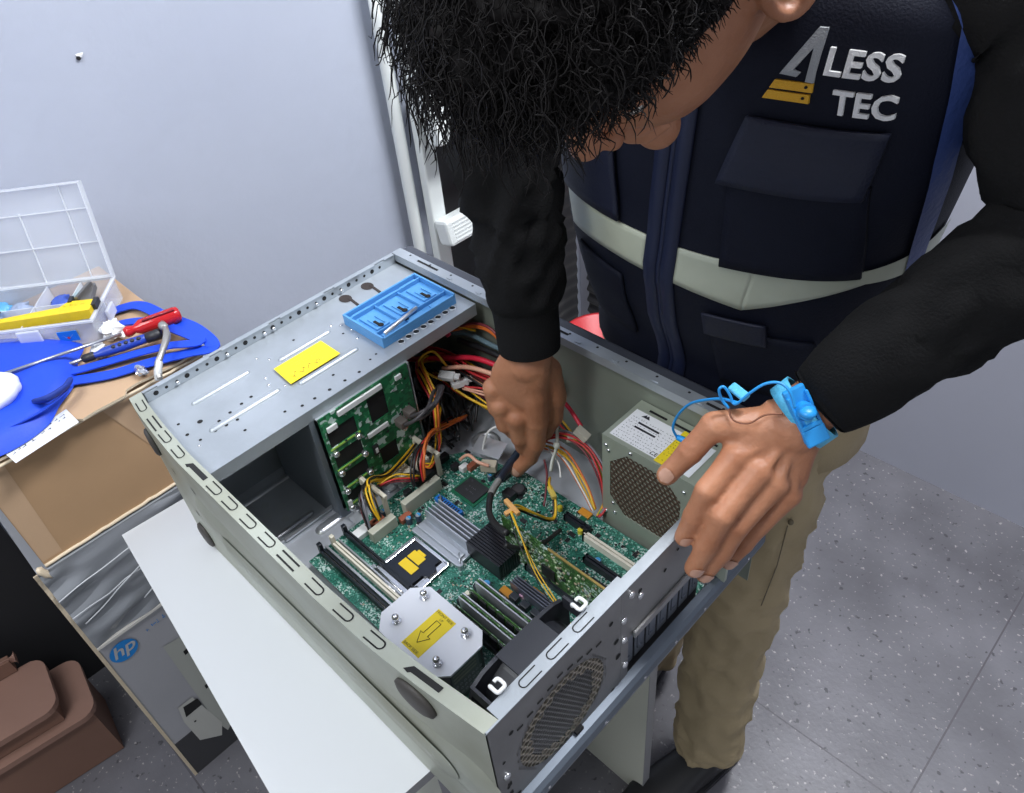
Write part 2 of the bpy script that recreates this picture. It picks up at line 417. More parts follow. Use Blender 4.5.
# tape blob hanging at the carton's left corner
m = MB(); pp = [V((XB+.006, -.196+.002*i, .705-.006*i)) for i in range(6)]
m.tube(pp, [.003, .007, .006, .007, .004, .002], 7, flat=.5)
m.build('tape_scrap', mat('crumpled_tape', (.55, .46, .34), .3), U)

# ---- brown stacked boxes at the left on the floor
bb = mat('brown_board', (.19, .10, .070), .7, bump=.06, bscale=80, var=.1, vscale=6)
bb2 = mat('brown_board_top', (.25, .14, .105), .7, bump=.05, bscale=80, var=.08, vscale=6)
def rrect(x0, y0, x1, y1, r, seg=5):
    pts = []
    for (cx, cy, a0) in ((x1-r, y1-r, 0), (x0+r, y1-r, PI/2), (x0+r, y0+r, PI), (x1-r, y0+r, 1.5*PI)):
        for i in range(seg+1):
            a = a0 + PI/2*i/seg; pts.append((cx+r*math.cos(a), cy+r*math.sin(a)))
    return pts
def brownbox(x1, y1, z0, z1, label, rot):
    o = thing('brown_box', label, 'box', (x1-.2, y1-.22, z0), 'brown boxes stacked on the floor at the left')
    dd = x1+.565-.085; M = Matrix.Translation((x1, y1, 0)) @ Matrix.Rotation(rot, 4, 'Z')
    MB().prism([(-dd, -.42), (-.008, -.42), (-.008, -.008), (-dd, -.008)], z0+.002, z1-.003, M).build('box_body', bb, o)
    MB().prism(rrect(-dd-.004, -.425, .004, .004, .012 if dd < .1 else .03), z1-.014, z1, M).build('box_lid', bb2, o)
    return o
brownbox(-.33, -.275, 0, .172, 'lowest and largest brown box of the stack on the floor, its lid corner foremost', math.radians(-8))
brownbox(-.345, -.318, .172, .232, 'middle brown box of the stack, set back on the lowest one', math.radians(-8))
brownbox(-.49, -.333, .232, .272, 'topmost brown box of the stack, smallest in view, on the middle one', math.radians(-8))

# ============================================================ plastic organiser box on the carton
def clearmat(name, col, a, rough=.15):
    m = bpy.data.materials.new(name); m.use_nodes = True; nt = m.node_tree; b = nt.nodes['Principled BSDF']
    b.inputs['Base Color'].default_value = (*col, 1); b.inputs['Roughness'].default_value = rough; b.inputs['Alpha'].default_value = a
    return m
clr = clearmat('clear_plastic', (.74, .78, .86), .30); clr2 = clearmat('clear_plastic_rib', (.85, .88, .93), .5)
FR = V((-0.3070, 0.0717, 0.9450)); FL = V((-0.4217, -0.0333, 0.9450)); BR = V((-0.4839, 0.1370, 0.9450))
ex = V((math.cos(math.radians(50)), math.sin(math.radians(50)), 0)); ey = V((-ex.y, ex.x, 0)); 
if ey.dot(BR-FR) < 0: ey = -ey
Wd, Dp, Hh = .205, .125, .043
O = FR - ex*(Wd+.012) - ey*.004; O.z = .903     # front-left base corner
Mt = Matrix((( ex.x, ey.x, 0, O.x), (ex.y, ey.y, 0, O.y), (0, 0, 1, O.z), (0, 0, 0, 1)))
K = thing('organiser_box', 'open clear plastic organiser case with raised lid on the carton', 'organiser', tuple(O))
m = MB(); t = .0022
def bx(a, b, bev=0):
    c = [(p+q)/2 for p, q in zip(a, b)]; s = [abs(q-p) for p, q in zip(a, b)]
    m.boxm(Mt @ Matrix.Translation(c), s, bev)
bx((0, 0, 0), (Wd, Dp, .002)); bx((0, 0, .002), (Wd, t, Hh)); bx((0, Dp-t, .002), (Wd, Dp, Hh)); bx((0, t, .002), (t, Dp-t, Hh)); bx((Wd-t, t, .002), (Wd, Dp-t, Hh))
m.build('tray', clr, K)
m = MB()
bx((-.003, -.003, Hh-.003), (Wd+.003, t, Hh)); bx((-.003, Dp-t, Hh-.003), (Wd+.003, Dp+.003, Hh)); bx((Wd-t, 0, Hh-.003), (Wd+.004, Dp, Hh)); bx((-.003, 0, Hh-.003), (t, Dp, Hh))
bx((.095, 0, .002), (.0965, Dp, Hh-.002)); bx((.15, .07, .002), (.1515, Dp, Hh-.002)); bx((0, .06, .002), (Wd, .0615, Hh-.002))
m.build('rim', clr2, K)
m = MB(); bx((.09, -.008, .006), (.125, -.003, .040), .002); m.mk(); bx((Wd+.004, .04, .01), (Wd+.010, .07, .03), .002); m.mk(); m.build_each('latch', clr2, K)
m = MB(); m.m = 0; bx((.148, -.0045, .012), (.178, -.0032, .030)); m.m = 1
q = Mt @ V((.163, -.005, .02))
nrm = -ey
for k, s_ in ((-1, 1), (1, 1)):
    a0 = Mt @ V((.163, -.0051, .017)); m.add([a0, a0+ex*.009*k+V((0, 0, .008)), a0+ex*.004*k+V((0, 0, .003))], [(0, 1, 2)], False)
m.m = 2; a0 = Mt @ V((.163, -.0053, .019)); m.add([a0+ex*.0022*math.cos(i*PI/4)+V((0, 0, .0022*math.sin(i*PI/4))) for i in range(8)], [tuple(range(8))], False)
m.build('blue_sticker', [mat('sticker_blue', (.01, .16, .6), .4), white_p, wire_cols['red']], K, label='blue sticker with a white winged mark')
# lid, standing open and leaning back to the wall
Ml = Mt @ Matrix.Translation((0, Dp, Hh)) @ Matrix.Rotation(math.radians(13), 4, 'X').inverted()
m = MB(); lh = .158
def bl(a, b, bev=0):
    c = [(p+q)/2 for p, q in zip(a, b)]; s = [abs(q-p) for p, q in zip(a, b)]
    m.boxm(Ml @ Matrix.Translation(c), s, bev)
bl((0, .004, 0), (Wd, .006, lh)); m.build('lid', clr, K)
m = MB()
bl((-.002, -.005, 0), (.0005, .006, lh)); bl((Wd-.0005, -.005, 0), (Wd+.002, .006, lh)); bl((0, -.005, lh-.002), (Wd, .006, lh)); bl((0, -.003, 0), (Wd, .006, .003))
bl((.095, .001, 0), (.0965, .004, lh*.75)); bl((.17, .001, 0), (.1712, .004, lh)); bl((0, .001, .06), (Wd, .004, .0615)); bl((0, .001, .115), (Wd, .004, .1165))
m.build('lid_rib', clr2, K)
# contents of the organiser
def inbox(x, y, z): return Mt @ V((x, y, z))
# yellow cutter
m = MB(); m.m = 0
pa = [inbox(.018, .016, .048), inbox(.205, .028, .052)]
prof = [(0, 0), (.19, 0), (.193, .03), (.15, .034), (.14, .020), (.05, .012), (0, .012)]
Mc = Mt @ Matrix.Translation((.012, .006, .036)) @ Matrix.Rotation(math.radians(3), 4, 'Z')
m.prism(prof, 0, .016, Mc)
Yk = thing('snap_knife', 'yellow crimping tool lying in the front of the clear organiser', 'tool', tuple(inbox(.1, .02, .036)))
m.build('handle', mat('tool_yellow', (.80, .58, .01), .4, var=.1, vscale=60), Yk)
m = MB(); m.prism([(.150, .03), (.156, .03), (.156, .046), (.150, .046)], -.001, .018, Mc); m.prism([(.190, .012), (.197, .012), (.197, .034), (.190, .034)], .002, .017, Mc); m.build('clip', blackp, Yk)
m = MB(); m.prism([(.166, .034), (.184, .034), (.178, .085), (.168, .085)], .004, .014, Mc); m.prism([(.160, .036), (.165, .036), (.176, .08), (.17, .08)], .012, .02, Mc); m.build('jaw', mat('tool_steel', (.25, .24, .23), .35, .8), Yk)
m = MB(); scribble(m, Mc @ V((.145, .018, .0163)), Mc.to_3x3() @ V((1, 0, 0)), Mc.to_3x3() @ V((0, 1, 0)), 4, .008, .008, 8); m.build('engraving', mat('engraved', (.45, .32, .01), .6), Yk)
# solder roll
q = inbox(.158, .092, .012)
o = thing('solder_roll', 'small turquoise ring of solder wire behind the yellow tool', 'roll', tuple(q))
m = MB(); m.ring(q, (0, 0, 1), .006, .021, .003); m.ring(q+V((0, 0, .016)), (0, 0, 1), .006, .021, .003); m.build('spool', mat('turquoise_plastic', (.10, .48, .50), .4), o)
m = MB(); m.ring(q+V((0, 0, .003)), (0, 0, 1), .006, .017, .013); m.build('solder_wire', brass, o)
# small bags
for k, (x, y, c, lb) in enumerate(((.055, .09, (.30, .36, .50), 'crumpled clear bag of small screws in the organiser'), (.12, .095, (.05, .10, .45), 'little dark blue pouch behind the clear bag'), (.02, .10, (.12, .40, .72), 'light blue plastic bag beside the coiled black cable in the organiser'), (.025, .05, (.05, .05, .06), 'coil of thin black cable lying loose in the organiser'))):
    m = MB(); q = inbox(x, y, .018)
    if k == 3:
        for rr in (.014, .017, .02): m.tube([q+V((rr*math.cos(i*PI/8), rr*math.sin(i*PI/8), .02+.003*math.sin(i)+rr*.2)) for i in range(17)], .0016, 6)
    else:
        m.ball(q, .022, 1.1, .8, .6, 10)
        m.v = [tuple(V(p) + V((1, 1, 1))*.007*noise.noise(V(p)*120)) for p in m.v]
    tag(m.build(('screw_bag', 'blue_pouch', 'plastic_bag', 'cable_coil')[k], mat('bagstuff%d' % k, c, .2)), lb, ('bag', 'pouch', 'bag', 'cable')[k])

# ============================================================ things lying on the carton
blueb = mat('royal_blue_cloth', (.008, .06, .60), .55, bump=.1, bscale=250)
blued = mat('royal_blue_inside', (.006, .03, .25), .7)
G = thing('cloth_bag', 'royal blue fabric bag with long handles spread on the carton', 'bag', (-0.2465, -0.0637, 0.9030))
outl = [(-0.5245, -0.1195, 0.9050), (-0.4546, -0.0483, 0.9050), (-0.3408, 0.0338, 0.9050), (-0.2881, 0.0117, 0.9050), (-0.2365, -0.0160, 0.9050), (-0.2073, -0.0488, 0.9050), (-0.1744, -0.0832, 0.9050), (-0.1671, -0.1472, 0.9050), (-0.2055, -0.2123, 0.9050)]
m = MB(); c = V((-0.2675, -0.0910, 0.9200))
ctr = c
ringn = 8; rings = []
op = spline([V(p) for p in outl] + [V(outl[0])], 8)[:-1]
for i in range(ringn):
    f = 1 - i/ringn
    rr = []
    for p in op:
        s_ = ctr + (V(p)-ctr)*f; h = .906 + .026*math.sqrt(max(0, 1-f**3)) + .006*noise.noise(V((s_.x*28, s_.y*20, 2))) * (1-f*.6)
        rr.append(V((s_.x, s_.y, h if i else .9045)))
    rings.append(rr)
m.loft(rings, cap=False); m.add([*rings[-1]], [tuple(range(len(op)))], True)
m.build('bag_body', blueb, G)
def ribbon(path, w, mb, tilt=0., k=8):
    pts = spline(path, k)
    vs = []; 
    for i, p in enumerate(pts):
        t = (pts[min(i+1, len(pts)-1)]-pts[max(i-1, 0)]); t.z = 0; t.normalize()
        s_ = V((-t.y, t.x, 0))
        vs += [p - s_*w/2 + V((0, 0, tilt)), p + s_*w/2, p + s_*w/2 - V((0, 0, .002)), p - s_*w/2 + V((0, 0, tilt-.002))]
    n = len(pts)
    fs = [(4*i+a, 4*i+(a+1) % 4, 4*(i+1)+(a+1) % 4, 4*(i+1)+a) for i in range(n-1) for a in range(4)]
    mb.add(vs, fs, False)
m = MB(); ribbon([(-0.3805, 0.0844, 0.9050), (-0.3728, 0.1205, 0.9080), (-0.3493, 0.1456, 0.9100), (-0.2801, 0.1563, 0.9120), (-0.2052, 0.1702, 0.9140), (-0.1417, 0.1652, 0.9120), (-0.1600, 0.1355, 0.9100), (-0.1889, 0.0837, 0.9090), (-0.2127, 0.0306, 0.9080), (-0.2479, -0.0164, 0.9070), (-0.2605, -0.0540, 0.9120)], .021, m); m.build('handle', blueb, G)
m = MB(); ribbon([(-0.3419, 0.0712, 0.9060), (-0.3242, 0.1070, 0.9090), (-0.2822, 0.1324, 0.9150), (-0.2163, 0.1483, 0.9180), (-0.1625, 0.1565, 0.9170), (-0.1899, 0.1209, 0.9180), (-0.2178, 0.0837, 0.9140), (-0.2416, 0.0375, 0.9120), (-0.2602, -0.0013, 0.9120), (-0.2789, -0.0310, 0.9140)], .017, m); m.build('handle', blueb, G)
m = MB(); q = [(-0.2125, -0.0731, 0.9250), (-0.1901, -0.0586, 0.9350), (-0.2017, -0.0334, 0.9300), (-0.2292, -0.0180, 0.9200)]
r_ = [(V(p)) for p in q]; m.tube(spline(r_, 5), [.003]+[.0075]*14+[.003], 8, flat=.6); m.build('fold', blued, G)
m = MB(); ribbon([(-0.1980, -0.1300, 0.9180), (-0.1843, -0.0911, 0.9240), (-0.1894, -0.0584, 0.9240), (-0.2136, -0.0254, 0.9180)], .010, m, .004); m.build('hem_fold', blueb, G)
# white plastic bag
m = MB(); q = V((-0.2689, -0.1165, 0.9350)); m.ball(q, .045, 1., 1., .45, 14); m.v = [tuple(V(p)+V((1, .6, .5))*.012*noise.noise(V(p)*45)) for p in m.v]
tag(m.build('white_bag', mat('white_film', (.75, .77, .82), .5)), 'crumpled white plastic bag lying on the blue cloth bag', 'bag')
# red screwdriver
def prod(name, label, pa, pb, segs, mats, cat='screwdriver'):
    o = thing(name, label, cat, pa); pa = V(pa); pb = V(pb)
    return o, pa, pb
S = thing('screwdriver', 'long screwdriver with a clear red handle and steel shaft', 'screwdriver', (-0.2824, 0.0839, 0.9200))
pa = V((-0.3023, -0.0959, 0.9370)); pb = V((-0.2652, 0.0856, 0.9270)); pc = V((-0.2459, 0.1702, 0.9250))
MB().tube([pa, lerp(pa, pb, .98)], .0026, 10).build('shaft', mat('worn_steel', (.45, .46, .48), .3, .9), S)
m = MB(); n = 8
ax = (pc-pb); ts = [0, .05, .1, .18, .3, .9, .97, 1.0]; rs = [.006, .009, .009, .0065, .0125, .0135, .0125, .008]
m.tube([pb+ax*t_ for t_ in ts], rs, 8); m.build('handle', mat('clear_red', (.62, .02, .025), .15, trans=.25), S)
m = MB(); 
for k in range(3):
    a = PI*2/8*(k*2+1); off = V((0, 0, 1))*.0125
    m.tube([pb+ax*.35+V((0, 0, .0128-.002*k))+V((-ax.y, ax.x, 0)).normalized()*(.006*(k-1)), pb+ax*.92+V((0, 0, .0128-.002*k))+V((-ax.y, ax.x, 0)).normalized()*(.006*(k-1))], .0017, 6)
m.build('flute', mat('dark_red', (.25, .02, .03), .2), S)
# precision driver blue/black
S2 = thing('precision_screwdriver', 'small blue and black precision screwdriver beside the red one', 'screwdriver', (-0.2601, 0.0552, 0.9150))
qa = V((-0.2866, -0.0178, 0.9130)); qb = V((-0.2712, 0.0186, 0.9150)); qc = V((-0.2234, 0.1263, 0.9220)); ax = qc-qb
m = MB(); m.tube([qa, qa+(qb-qa)*.1, qb], [.0012, .0024, .003], 10); m.build('shaft', mat('worn_steel', (.45, .46, .48), .3, .9), S2)
m = MB(); m.tube([qb+ax*t_ for t_ in (0, .12, .16, .28, .5, .75, .8)], [.005, .006, .0045, .0075, .0085, .0075, .0075], 12); m.build('grip', mat('driver_blue', (.015, .05, .35), .4), S2)
m = MB(); m.tube([qb+ax*t_ for t_ in (-.02, .0, .13, .15)], [.004, .0066, .0066, .004], 10); m.mk(); m.tube([qb+ax*t_ for t_ in (.79, .8, .98, 1.)], [.006, .0085, .009, .006], 12); m.mk()
m.build_each('rubber_end', blackp, S2); m = MB()
for k in range(5): m.ball(qb+ax*(.38+.08*k)+V((.004, 0, .0065)), .0035, 1, 1, .7, 6)
m.build('grip_dimple', blackp, S2)
# tweezers / pliers
S3 = thing('bent_pliers', 'bent grey metal pliers leaning between carton and computer', 'pliers', (-0.1996, 0.1101, 0.9200))
m = MB(); pth = [(-0.2370, 0.1382, 0.9300), (-0.1879, 0.1226, 0.9370), (-0.1601, 0.0987, 0.9330), (-0.1476, 0.0826, 0.9250), (-0.1333, 0.0732, 0.9120)]
m.tube(spline(pth, 5), rspl([.004, .006, .0045, .005, .004], 5), 8, flat=.6); m.ball(V((-0.2218, 0.1317, 0.9330)), .009, 1.1, .8, .7, 8)
m.build('jaw', mat('pewter', (.40, .39, .37), .4, .7), S3)
m = MB(); m.tube(spline([(-0.1516, 0.0867, 0.9260), (-0.1424, 0.0771, 0.9180), (-0.1382, 0.0724, 0.9080)], 4), .0058, 8); m.build('handle', mat('pale_rubber', (.55, .56, .56), .4), S3)
# crumpled tissue and foil
for (p, r, nm, lb, mm_) in (((-0.3046, 0.0799, 0.9180), .017, 'tissue', 'crumpled white paper tissue under the red screwdriver shaft', white_p), ((-0.2782, 0.0458, 0.9120), .013, 'paper_scrap', 'smaller scrap of crumpled white paper beside the blue driver', white_p), ((-0.1777, 0.0642, 0.9100), .0085, 'foil_ball', 'tiny silvery crumpled foil ball on the carton lid', chrome)):
    m = MB(); m.smooth = False; m.ball(p, r, 1.2, 1., .75, 9); m.sm = [False]*len(m.sm)
    m.v = [tuple(V(q)+(V(q)-V(p)).normalized()*r*.7*noise.noise(V(q)*170)) for q in m.v]
    tag(m.build(nm, mm_), lb, 'scrap')

m = MB(); m.box((-.568, -1.1, 0), (-.562, -.212, .68))  # thin dark slab added to stand for the deep shade beside the printer carton
tag(m.build('shade_board', mat('shade_black', (.012, .012, .014), .7)), 'dark board added as deep shade at the wall between printer carton and brown boxes', 'board')
# ============================================================ folding step ladder against the wall
lw = mat('ladder_white', (.72, .75, .74), .35)
LD = thing('step_ladder', 'folded white metal step ladder leaning against the wall corner', 'ladder', (-.5, 1.1, 0))
def rail(x, y, zt_, y2, w_=.022, loop=False):
    m = MB(); M = Matrix.Identity(4)
    if loop:
        pts = [V((x, y, .02)), V((x, y, zt_-.03)), V((x+.002, y+.006, zt_-.008)), V((x+.004, y+.024, zt_)), V((x+.006, y+.040, zt_-.012)), V((x+.006, y+.044, zt_-.05))]
        m.tube(spline(pts, 4), .0145, 12)
    else: m.box((x-.013, y-w_/2, .02), (x+.013, y+w_/2, zt_), .004)
    m.build('rail', lw, LD)
rail(-.530, .855, 1.17, 0, loop=True); rail(-.495, .895, 1.32, 0, w_=.042); rail(-.495, 1.215, 1.32, 0, w_=.042)
m = MB(); m.tube([V((-.530, 1.255, .02)), V((-.530, 1.255, 1.2))], .0095, 10); m.build('rail', lw, LD)
for (z, h) in ((.665, .05), (.965, .12), (.37, .05)):
    m = MB(); M = Matrix.Translation((-.452, 1.035, z)) @ Matrix.Rotation(math.radians(-14), 4, 'Y')
    m.boxm(M, (.05, .325, h*1.3 if h < .1 else .16), .008)
    for k in range(6): m.boxm(M @ Matrix.Translation((.0255, 0, (k-2.5)*(.009 if h < .1 else .024))), (.0015, .29, .003), 0)
    m.build('tread', lw, LD)
m = MB()
for z in (.02, .02):
    m.box((-.515, .870, 0), (-.475, .920, .03), .004)
m.build('foot', blackp, LD)
m = MB(); m.box((-.515, 1.19, 0), (-.475, 1.24, .03), .004); m.build('foot', blackp, LD)
# black folded garment cover hanging behind ladder and person
bk = mat('black_fabric', (.012, .012, .016), .7, bump=.3, bscale=60, sheen=.2)
m = MB()
def fb(u, v):
    y = lerp(.925, 1.468, u); z = lerp(.0, 1.5, v)
    return V((-.5585 + .0035*math.sin(u*26+v*3) + .004*noise.noise(V((y*6, z*6, 0))) + .002*math.sin(z*150)*(y > 1.2), y, z))
sheet(fb, 60, 200, m)
sheet(lambda u, v: fb(u, v)-V((.002, 0, 0)), 60, 200, m)
tag(m.build('black_cloth', bk), 'large black cloth hanging behind the white step ladder', 'cloth')
# second black cloth along the back wall, finely ribbed
m = MB()
def fb2(u, v):
    x = lerp(-.52, .20, u); z = lerp(.0, 1.30, v)
    return V((x, 1.478 + .006*math.sin(z*150) + .010*noise.noise(V((x*6, z*3, 0))), z))
sheet(fb2, 30, 220, m)
sheet(lambda u, v: fb2(u, v)+V((0, .003, 0)), 30, 220, m)
tag(m.build('ribbed_cloth', bk), 'black ribbed cloth hanging on the back wall behind the bending person', 'cloth')
q = (-0.4008, 1.2500, 0.2078)
RB = thing('red_bucket', 'red plastic bucket on the floor behind the computer table', 'bucket', (q[0]+.128, 1.25, 0))
m = MB(); cxb, hb = q[0]+.128, q[2]+.0
m.loft([[V((cxb+r*math.cos(t), 1.25+r*math.sin(t), z)) for t in [i*2*PI/28 for i in range(28)]] for r, z in ((.09, .0), (.12, hb-.02), (.128, hb-.02), (.128, hb), (.118, hb), (.088, .01))])
m.build('pail', mat('red_plastic', (.62, .04, .05), .4), RB)
m = MB(); m.tube(spline([(cxb-.125, 1.25, hb-.01), (cxb-.10, 1.20, hb+.01), (cxb, 1.125, hb+.012), (cxb+.10, 1.2, hb+.01), (cxb+.125, 1.25, hb-.01)], 5), .003, 6); m.build('handle', chrome, RB)
# ============================================================ the open tower computer, lying on its side
L, W, ZB, ZT = .634, .44, .7325, 1.0
ZP = .785            # motherboard tray
PC = thing('desktop_computer', 'opened steel tower computer lying on its side on white table', 'computer', (L/2, W/2, ZB))
def slotU(m, x, y, z, ln, ax='x', w=.009, t=.0016, flip=1):
    """thin black U-shaped punched slit in the flange"""
    n = []
    pts = [(0, -w/2), (ln-w/2, -w/2)] + [(ln-w/2+w/2*math.sin(a), -w/2*math.cos(a)) for a in [i*PI/8 for i in range(1, 8)]] + [(ln-w/2, w/2), (0, w/2)]
    path = [V((x+p*flip, y+q, z)) if ax == 'x' else V((x+q, y+p*flip, z)) for p, q in pts]
    vs = []
    for i, p in enumerate(path):
        tt = (path[min(i+1, len(path)-1)]-path[max(i-1, 0)]).normalized(); s_ = V((-tt.y, tt.x, 0))*t/2
        vs += [p-s_, p+s_]
    m.add(vs, [(2*i, 2*i+1, 2*i+3, 2*i+2) for i in range(len(path)-1)], False)
def hole(m, c, ax, r, n=12, sx=1.):
    c = V(c); ax = V(ax).normalized(); u = ax.orthogonal().normalized() if abs(ax.z) < .9 else V((1, 0, 0)); w = ax.cross(u)
    m.add([c+u*math.cos(2*PI*i/n)*r*sx+w*math.sin(2*PI*i/n)*r for i in range(n)], [tuple(range(n))], False)
FW = .016
# --- long outer wall (Y = 0)
m = MB(); m.m = 0
NSG = 44
for i in range(NSG):
    xa, xb = L*i/NSG, L*(i+1)/NSG; xe = min(xb, L-.0016)
    for j in range(6): m.box((xa, 0, lerp(ZB, ZT, j/6)), (xb, .0014, lerp(ZB, ZT, (j+1)/6)))
    m.box((xa, 0.0014, ZT-.0014), (xe, FW, ZT)); m.box((xa, FW-.0012, ZT-.010), (xe, FW, ZT-.0015))
def bow(m):
    """the long sheet wall is slightly sprung outwards along its rim"""
    m.v = [(p[0], p[1] - interp(p[0], (0, .03, .08, .15, .30, .42, .50, .56, L), (0, -.005*-1, .010, .0145, .0155, .0165, .014, .009, 0))*max(0, (p[2]-ZB)/(ZT-ZB))**1.2, p[2]) for p in m.v]
m.m = 1
zf = ZT+.0003
# punched slots along the flange
for x, kind in ((.016, 'u'), (.055, 'bar'), (.092, 'u'), (.128, 'u'), (.163, 'big'), (.212, 'u'), (.245, 'u'), (.282, 'u'), (.318, 'u'), (.352, 'bar'), (.402, 'u'), (.446, 'u'), (.490, 'u'), (.540, 'big')):
    if kind == 'u': slotU(m, x, .008, zf, .022, w=.0085)
    elif kind == 'bar':
        m.add([(x, .0035, zf), (x+.030, .0035, zf), (x+.030, .0055, zf), (x, .0055, zf)], [(0, 1, 2, 3)], False); m.add([(x, .0105, zf), (x+.030, .0105, zf), (x+.030, .0125, zf), (x, .0125, zf)], [(0, 1, 2, 3)], False)
    else: m.add([(x, .0045, zf), (x+.006, .0035, zf), (x+.008, .0055, zf), (x+.040, .0055, zf), (x+.040, .0115, zf), (x+.006, .0115, zf)], [(0, 1, 2, 3, 4, 5)], False)
# rubber foot recesses / holes in the wall face
for x, z, r in ((.133, .933, .006), (.055, .825, .005), (.135, .823, .007), (.062, .915, .005)):
    hole(m, (x, -.0006, z), (0, 1, 0), r, sx=.5)
m.m = 0
# pressed ribs
m.smooth = False
def rib(mb, a, b, r, h, n=8, nrm=V((0, 0, 1))):
    """capsule-shaped pressed bead"""
    a = V(a); b = V(b); d = (b-a).normalized(); s_ = nrm.cross(d).normalized()
    prof = []
    for (k, hh) in ((1., 0), (.75, .7), (.35, 1.)):
        ring = [b + (d*math.cos(t)+s_*math.sin(t))*r*k + nrm*h*hh for t in [-PI/2+PI*i/n for i in range(n+1)]] + [a + (d*math.cos(t)+s_*math.sin(t))*r*k + nrm*h*hh for t in [PI/2+PI*i/n for i in range(n+1)]]
        prof.append(ring)
    o = len(prof[0]); mb.loft(prof, cap=False); mb.add(prof[-1], [tuple(range(o))], False)
rib(m, (.14, 0, .865), (.60, 0, .865), .052, .006, nrm=V((0, -1, 0)))
rib(m, (.19, -.006, .862), (.56, -.006, .862), .026, .004, nrm=V((0, -1, 0)))
bow(m); m.build('side_wall', [steel_g, dark], PC)
# rubber feet on that wall
for k, (x, z, rx) in enumerate(((.028, .945, .014), (.030, .758, .018), (.552, .968, .024))):
    m = MB(); m.loft([[V((x+rx*s_*math.cos(t), -yy, z+.022*s_*math.sin(t))) for t in [i*2*PI/24 for i in range(24)]] for s_, yy in ((1, 0), (1, .003), (.8, .005), (.3, .0055))])
    bow(m); m.build('rubber_foot', mat('worn_rubber', (.055, .05, .045), .6), PC)
# --- front wall (X = 0) with crenellated lip
m = MB(); m.m = 0
m.box((0, .0016, ZB), (.0014, W-.0016, ZT-.0015))
for i in range(22):
    y = .0163+.0184*i; m.box((0, y, ZT-.0012), (.0075 if i % 5 else .0045, y+.0184, ZT+.0001))
m.box((.0050, .017, ZT-.016), (.0062, W-.018, ZT-.0016))
m.m = 1
for i in range(26): hole(m, (.0065, .03+.0145*i, ZT-.008), (1, 0, 0), .0022 if i % 3 else .0035)
m.m = 2
for i in (2, 7, 11, 12, 17, 20): m.ball((.0085, .03+.0145*i, ZT-.009), .0028, n=6)
m.build('front_wall', [steel, dark, chrome], PC)
# --- far long wall (Y = W) and dark outer bezel
m = MB(); m.m = 0; m.box((0, W-.0014, ZB), (L-.0016, W, ZT-.0015)); m.m = 1
m.box((0, W-.017, ZT-.0014), (L-.0016, W, ZT)); m.box((0, W-.017, ZT-.012), (L-.002, W-.0158, ZT-.0015))
m.m = 2
for x in (.05, .30, .55): m.add([(x, W-.010, zf), (x+.045, W-.010, zf), (x+.045, W-.006, zf), (x, W-.006, zf)], [(0, 1, 2, 3)], False)
for i in range(14): hole(m, (.03+.045*i, W-.005, zf), (0, 0, 1), .0018)
m.m = 1
for i in range(9): m.box((.12+.06*i, W-.014, ZT), (.128+.06*i, W-.010, ZT+.001))
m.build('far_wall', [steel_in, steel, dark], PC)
m = MB(); m.box((-.003, W+.0005, .80), (L-.02, W+.020, ZT-.004), .004); m.build('top_cover', mat('dark_bezel', (.05, .055, .07), .4), PC)
# --- bottom pan, stepped
m = MB(); m.m = 0
m.box((.0, .0, ZB), (L-.03, W, ZB+.0015))
m.m = 1; m.box((.155, .0014, ZP-.0015), (L-.0014, W-.0014, ZP)); m.box((.0014, .0014, .757), (.1555, W-.0014, .7585)); m.box((.153, .0014, .757), (.1555, W-.0014, ZP+.004))
m.m = 2; m.box((.1535, .06, ZP+.003), (.1585, .20, ZP+.006))
m.build('tray', [steel_g, mat('tray_steel', (.58, .61, .67), .42, .25, var=.1, vscale=20), alu], PC)
m = MB(); m.m = 0
for (x, y) in ((.03, .07), (.05, .06), (.05, .085), (.07, .075), (.07, .10), (.095, .09), (.03, .12)): hole(m, (x, y, .7589), (0, 0, 1), .006); m.mk()
m.build_each('tray_hole', mat('pale_hole', (.55, .58, .62), .5), PC); m = MB()
m.mk(); m.m = 1
rib(m, (.025, .045, .7585), (.025, .14, .7585), .005, .003); m.mk(); rib(m, (.115, .04, .7585), (.115, .12, .7585), .005, .003); m.mk()
for (x, y, l_) in ((.175, .105, .03), (.18, .235, .03), (.185, .275, .02)): rib(m, (x, y, ZP), (x+.0, y+l_, ZP), .009, .004); m.mk()
m.mk(); m.build_each('tray_embossing', [mat('pale_hole', (.55, .58, .62), .5), alu, alu], PC); m = MB(); m.m = 2
ring_ = V((.23, .365, ZP)); m.ring(ring_, (0, 0, 1), .0, .016, .003); m.ring(ring_, (0, 0, 1), .014, .021, .005)
for k in range(5): hole(m, (.195+.006*k, .335+.003*k, ZP+.0004), (0, 0, 1), .0016)
m.build('tray_boss', [dark, alu, alu], PC)
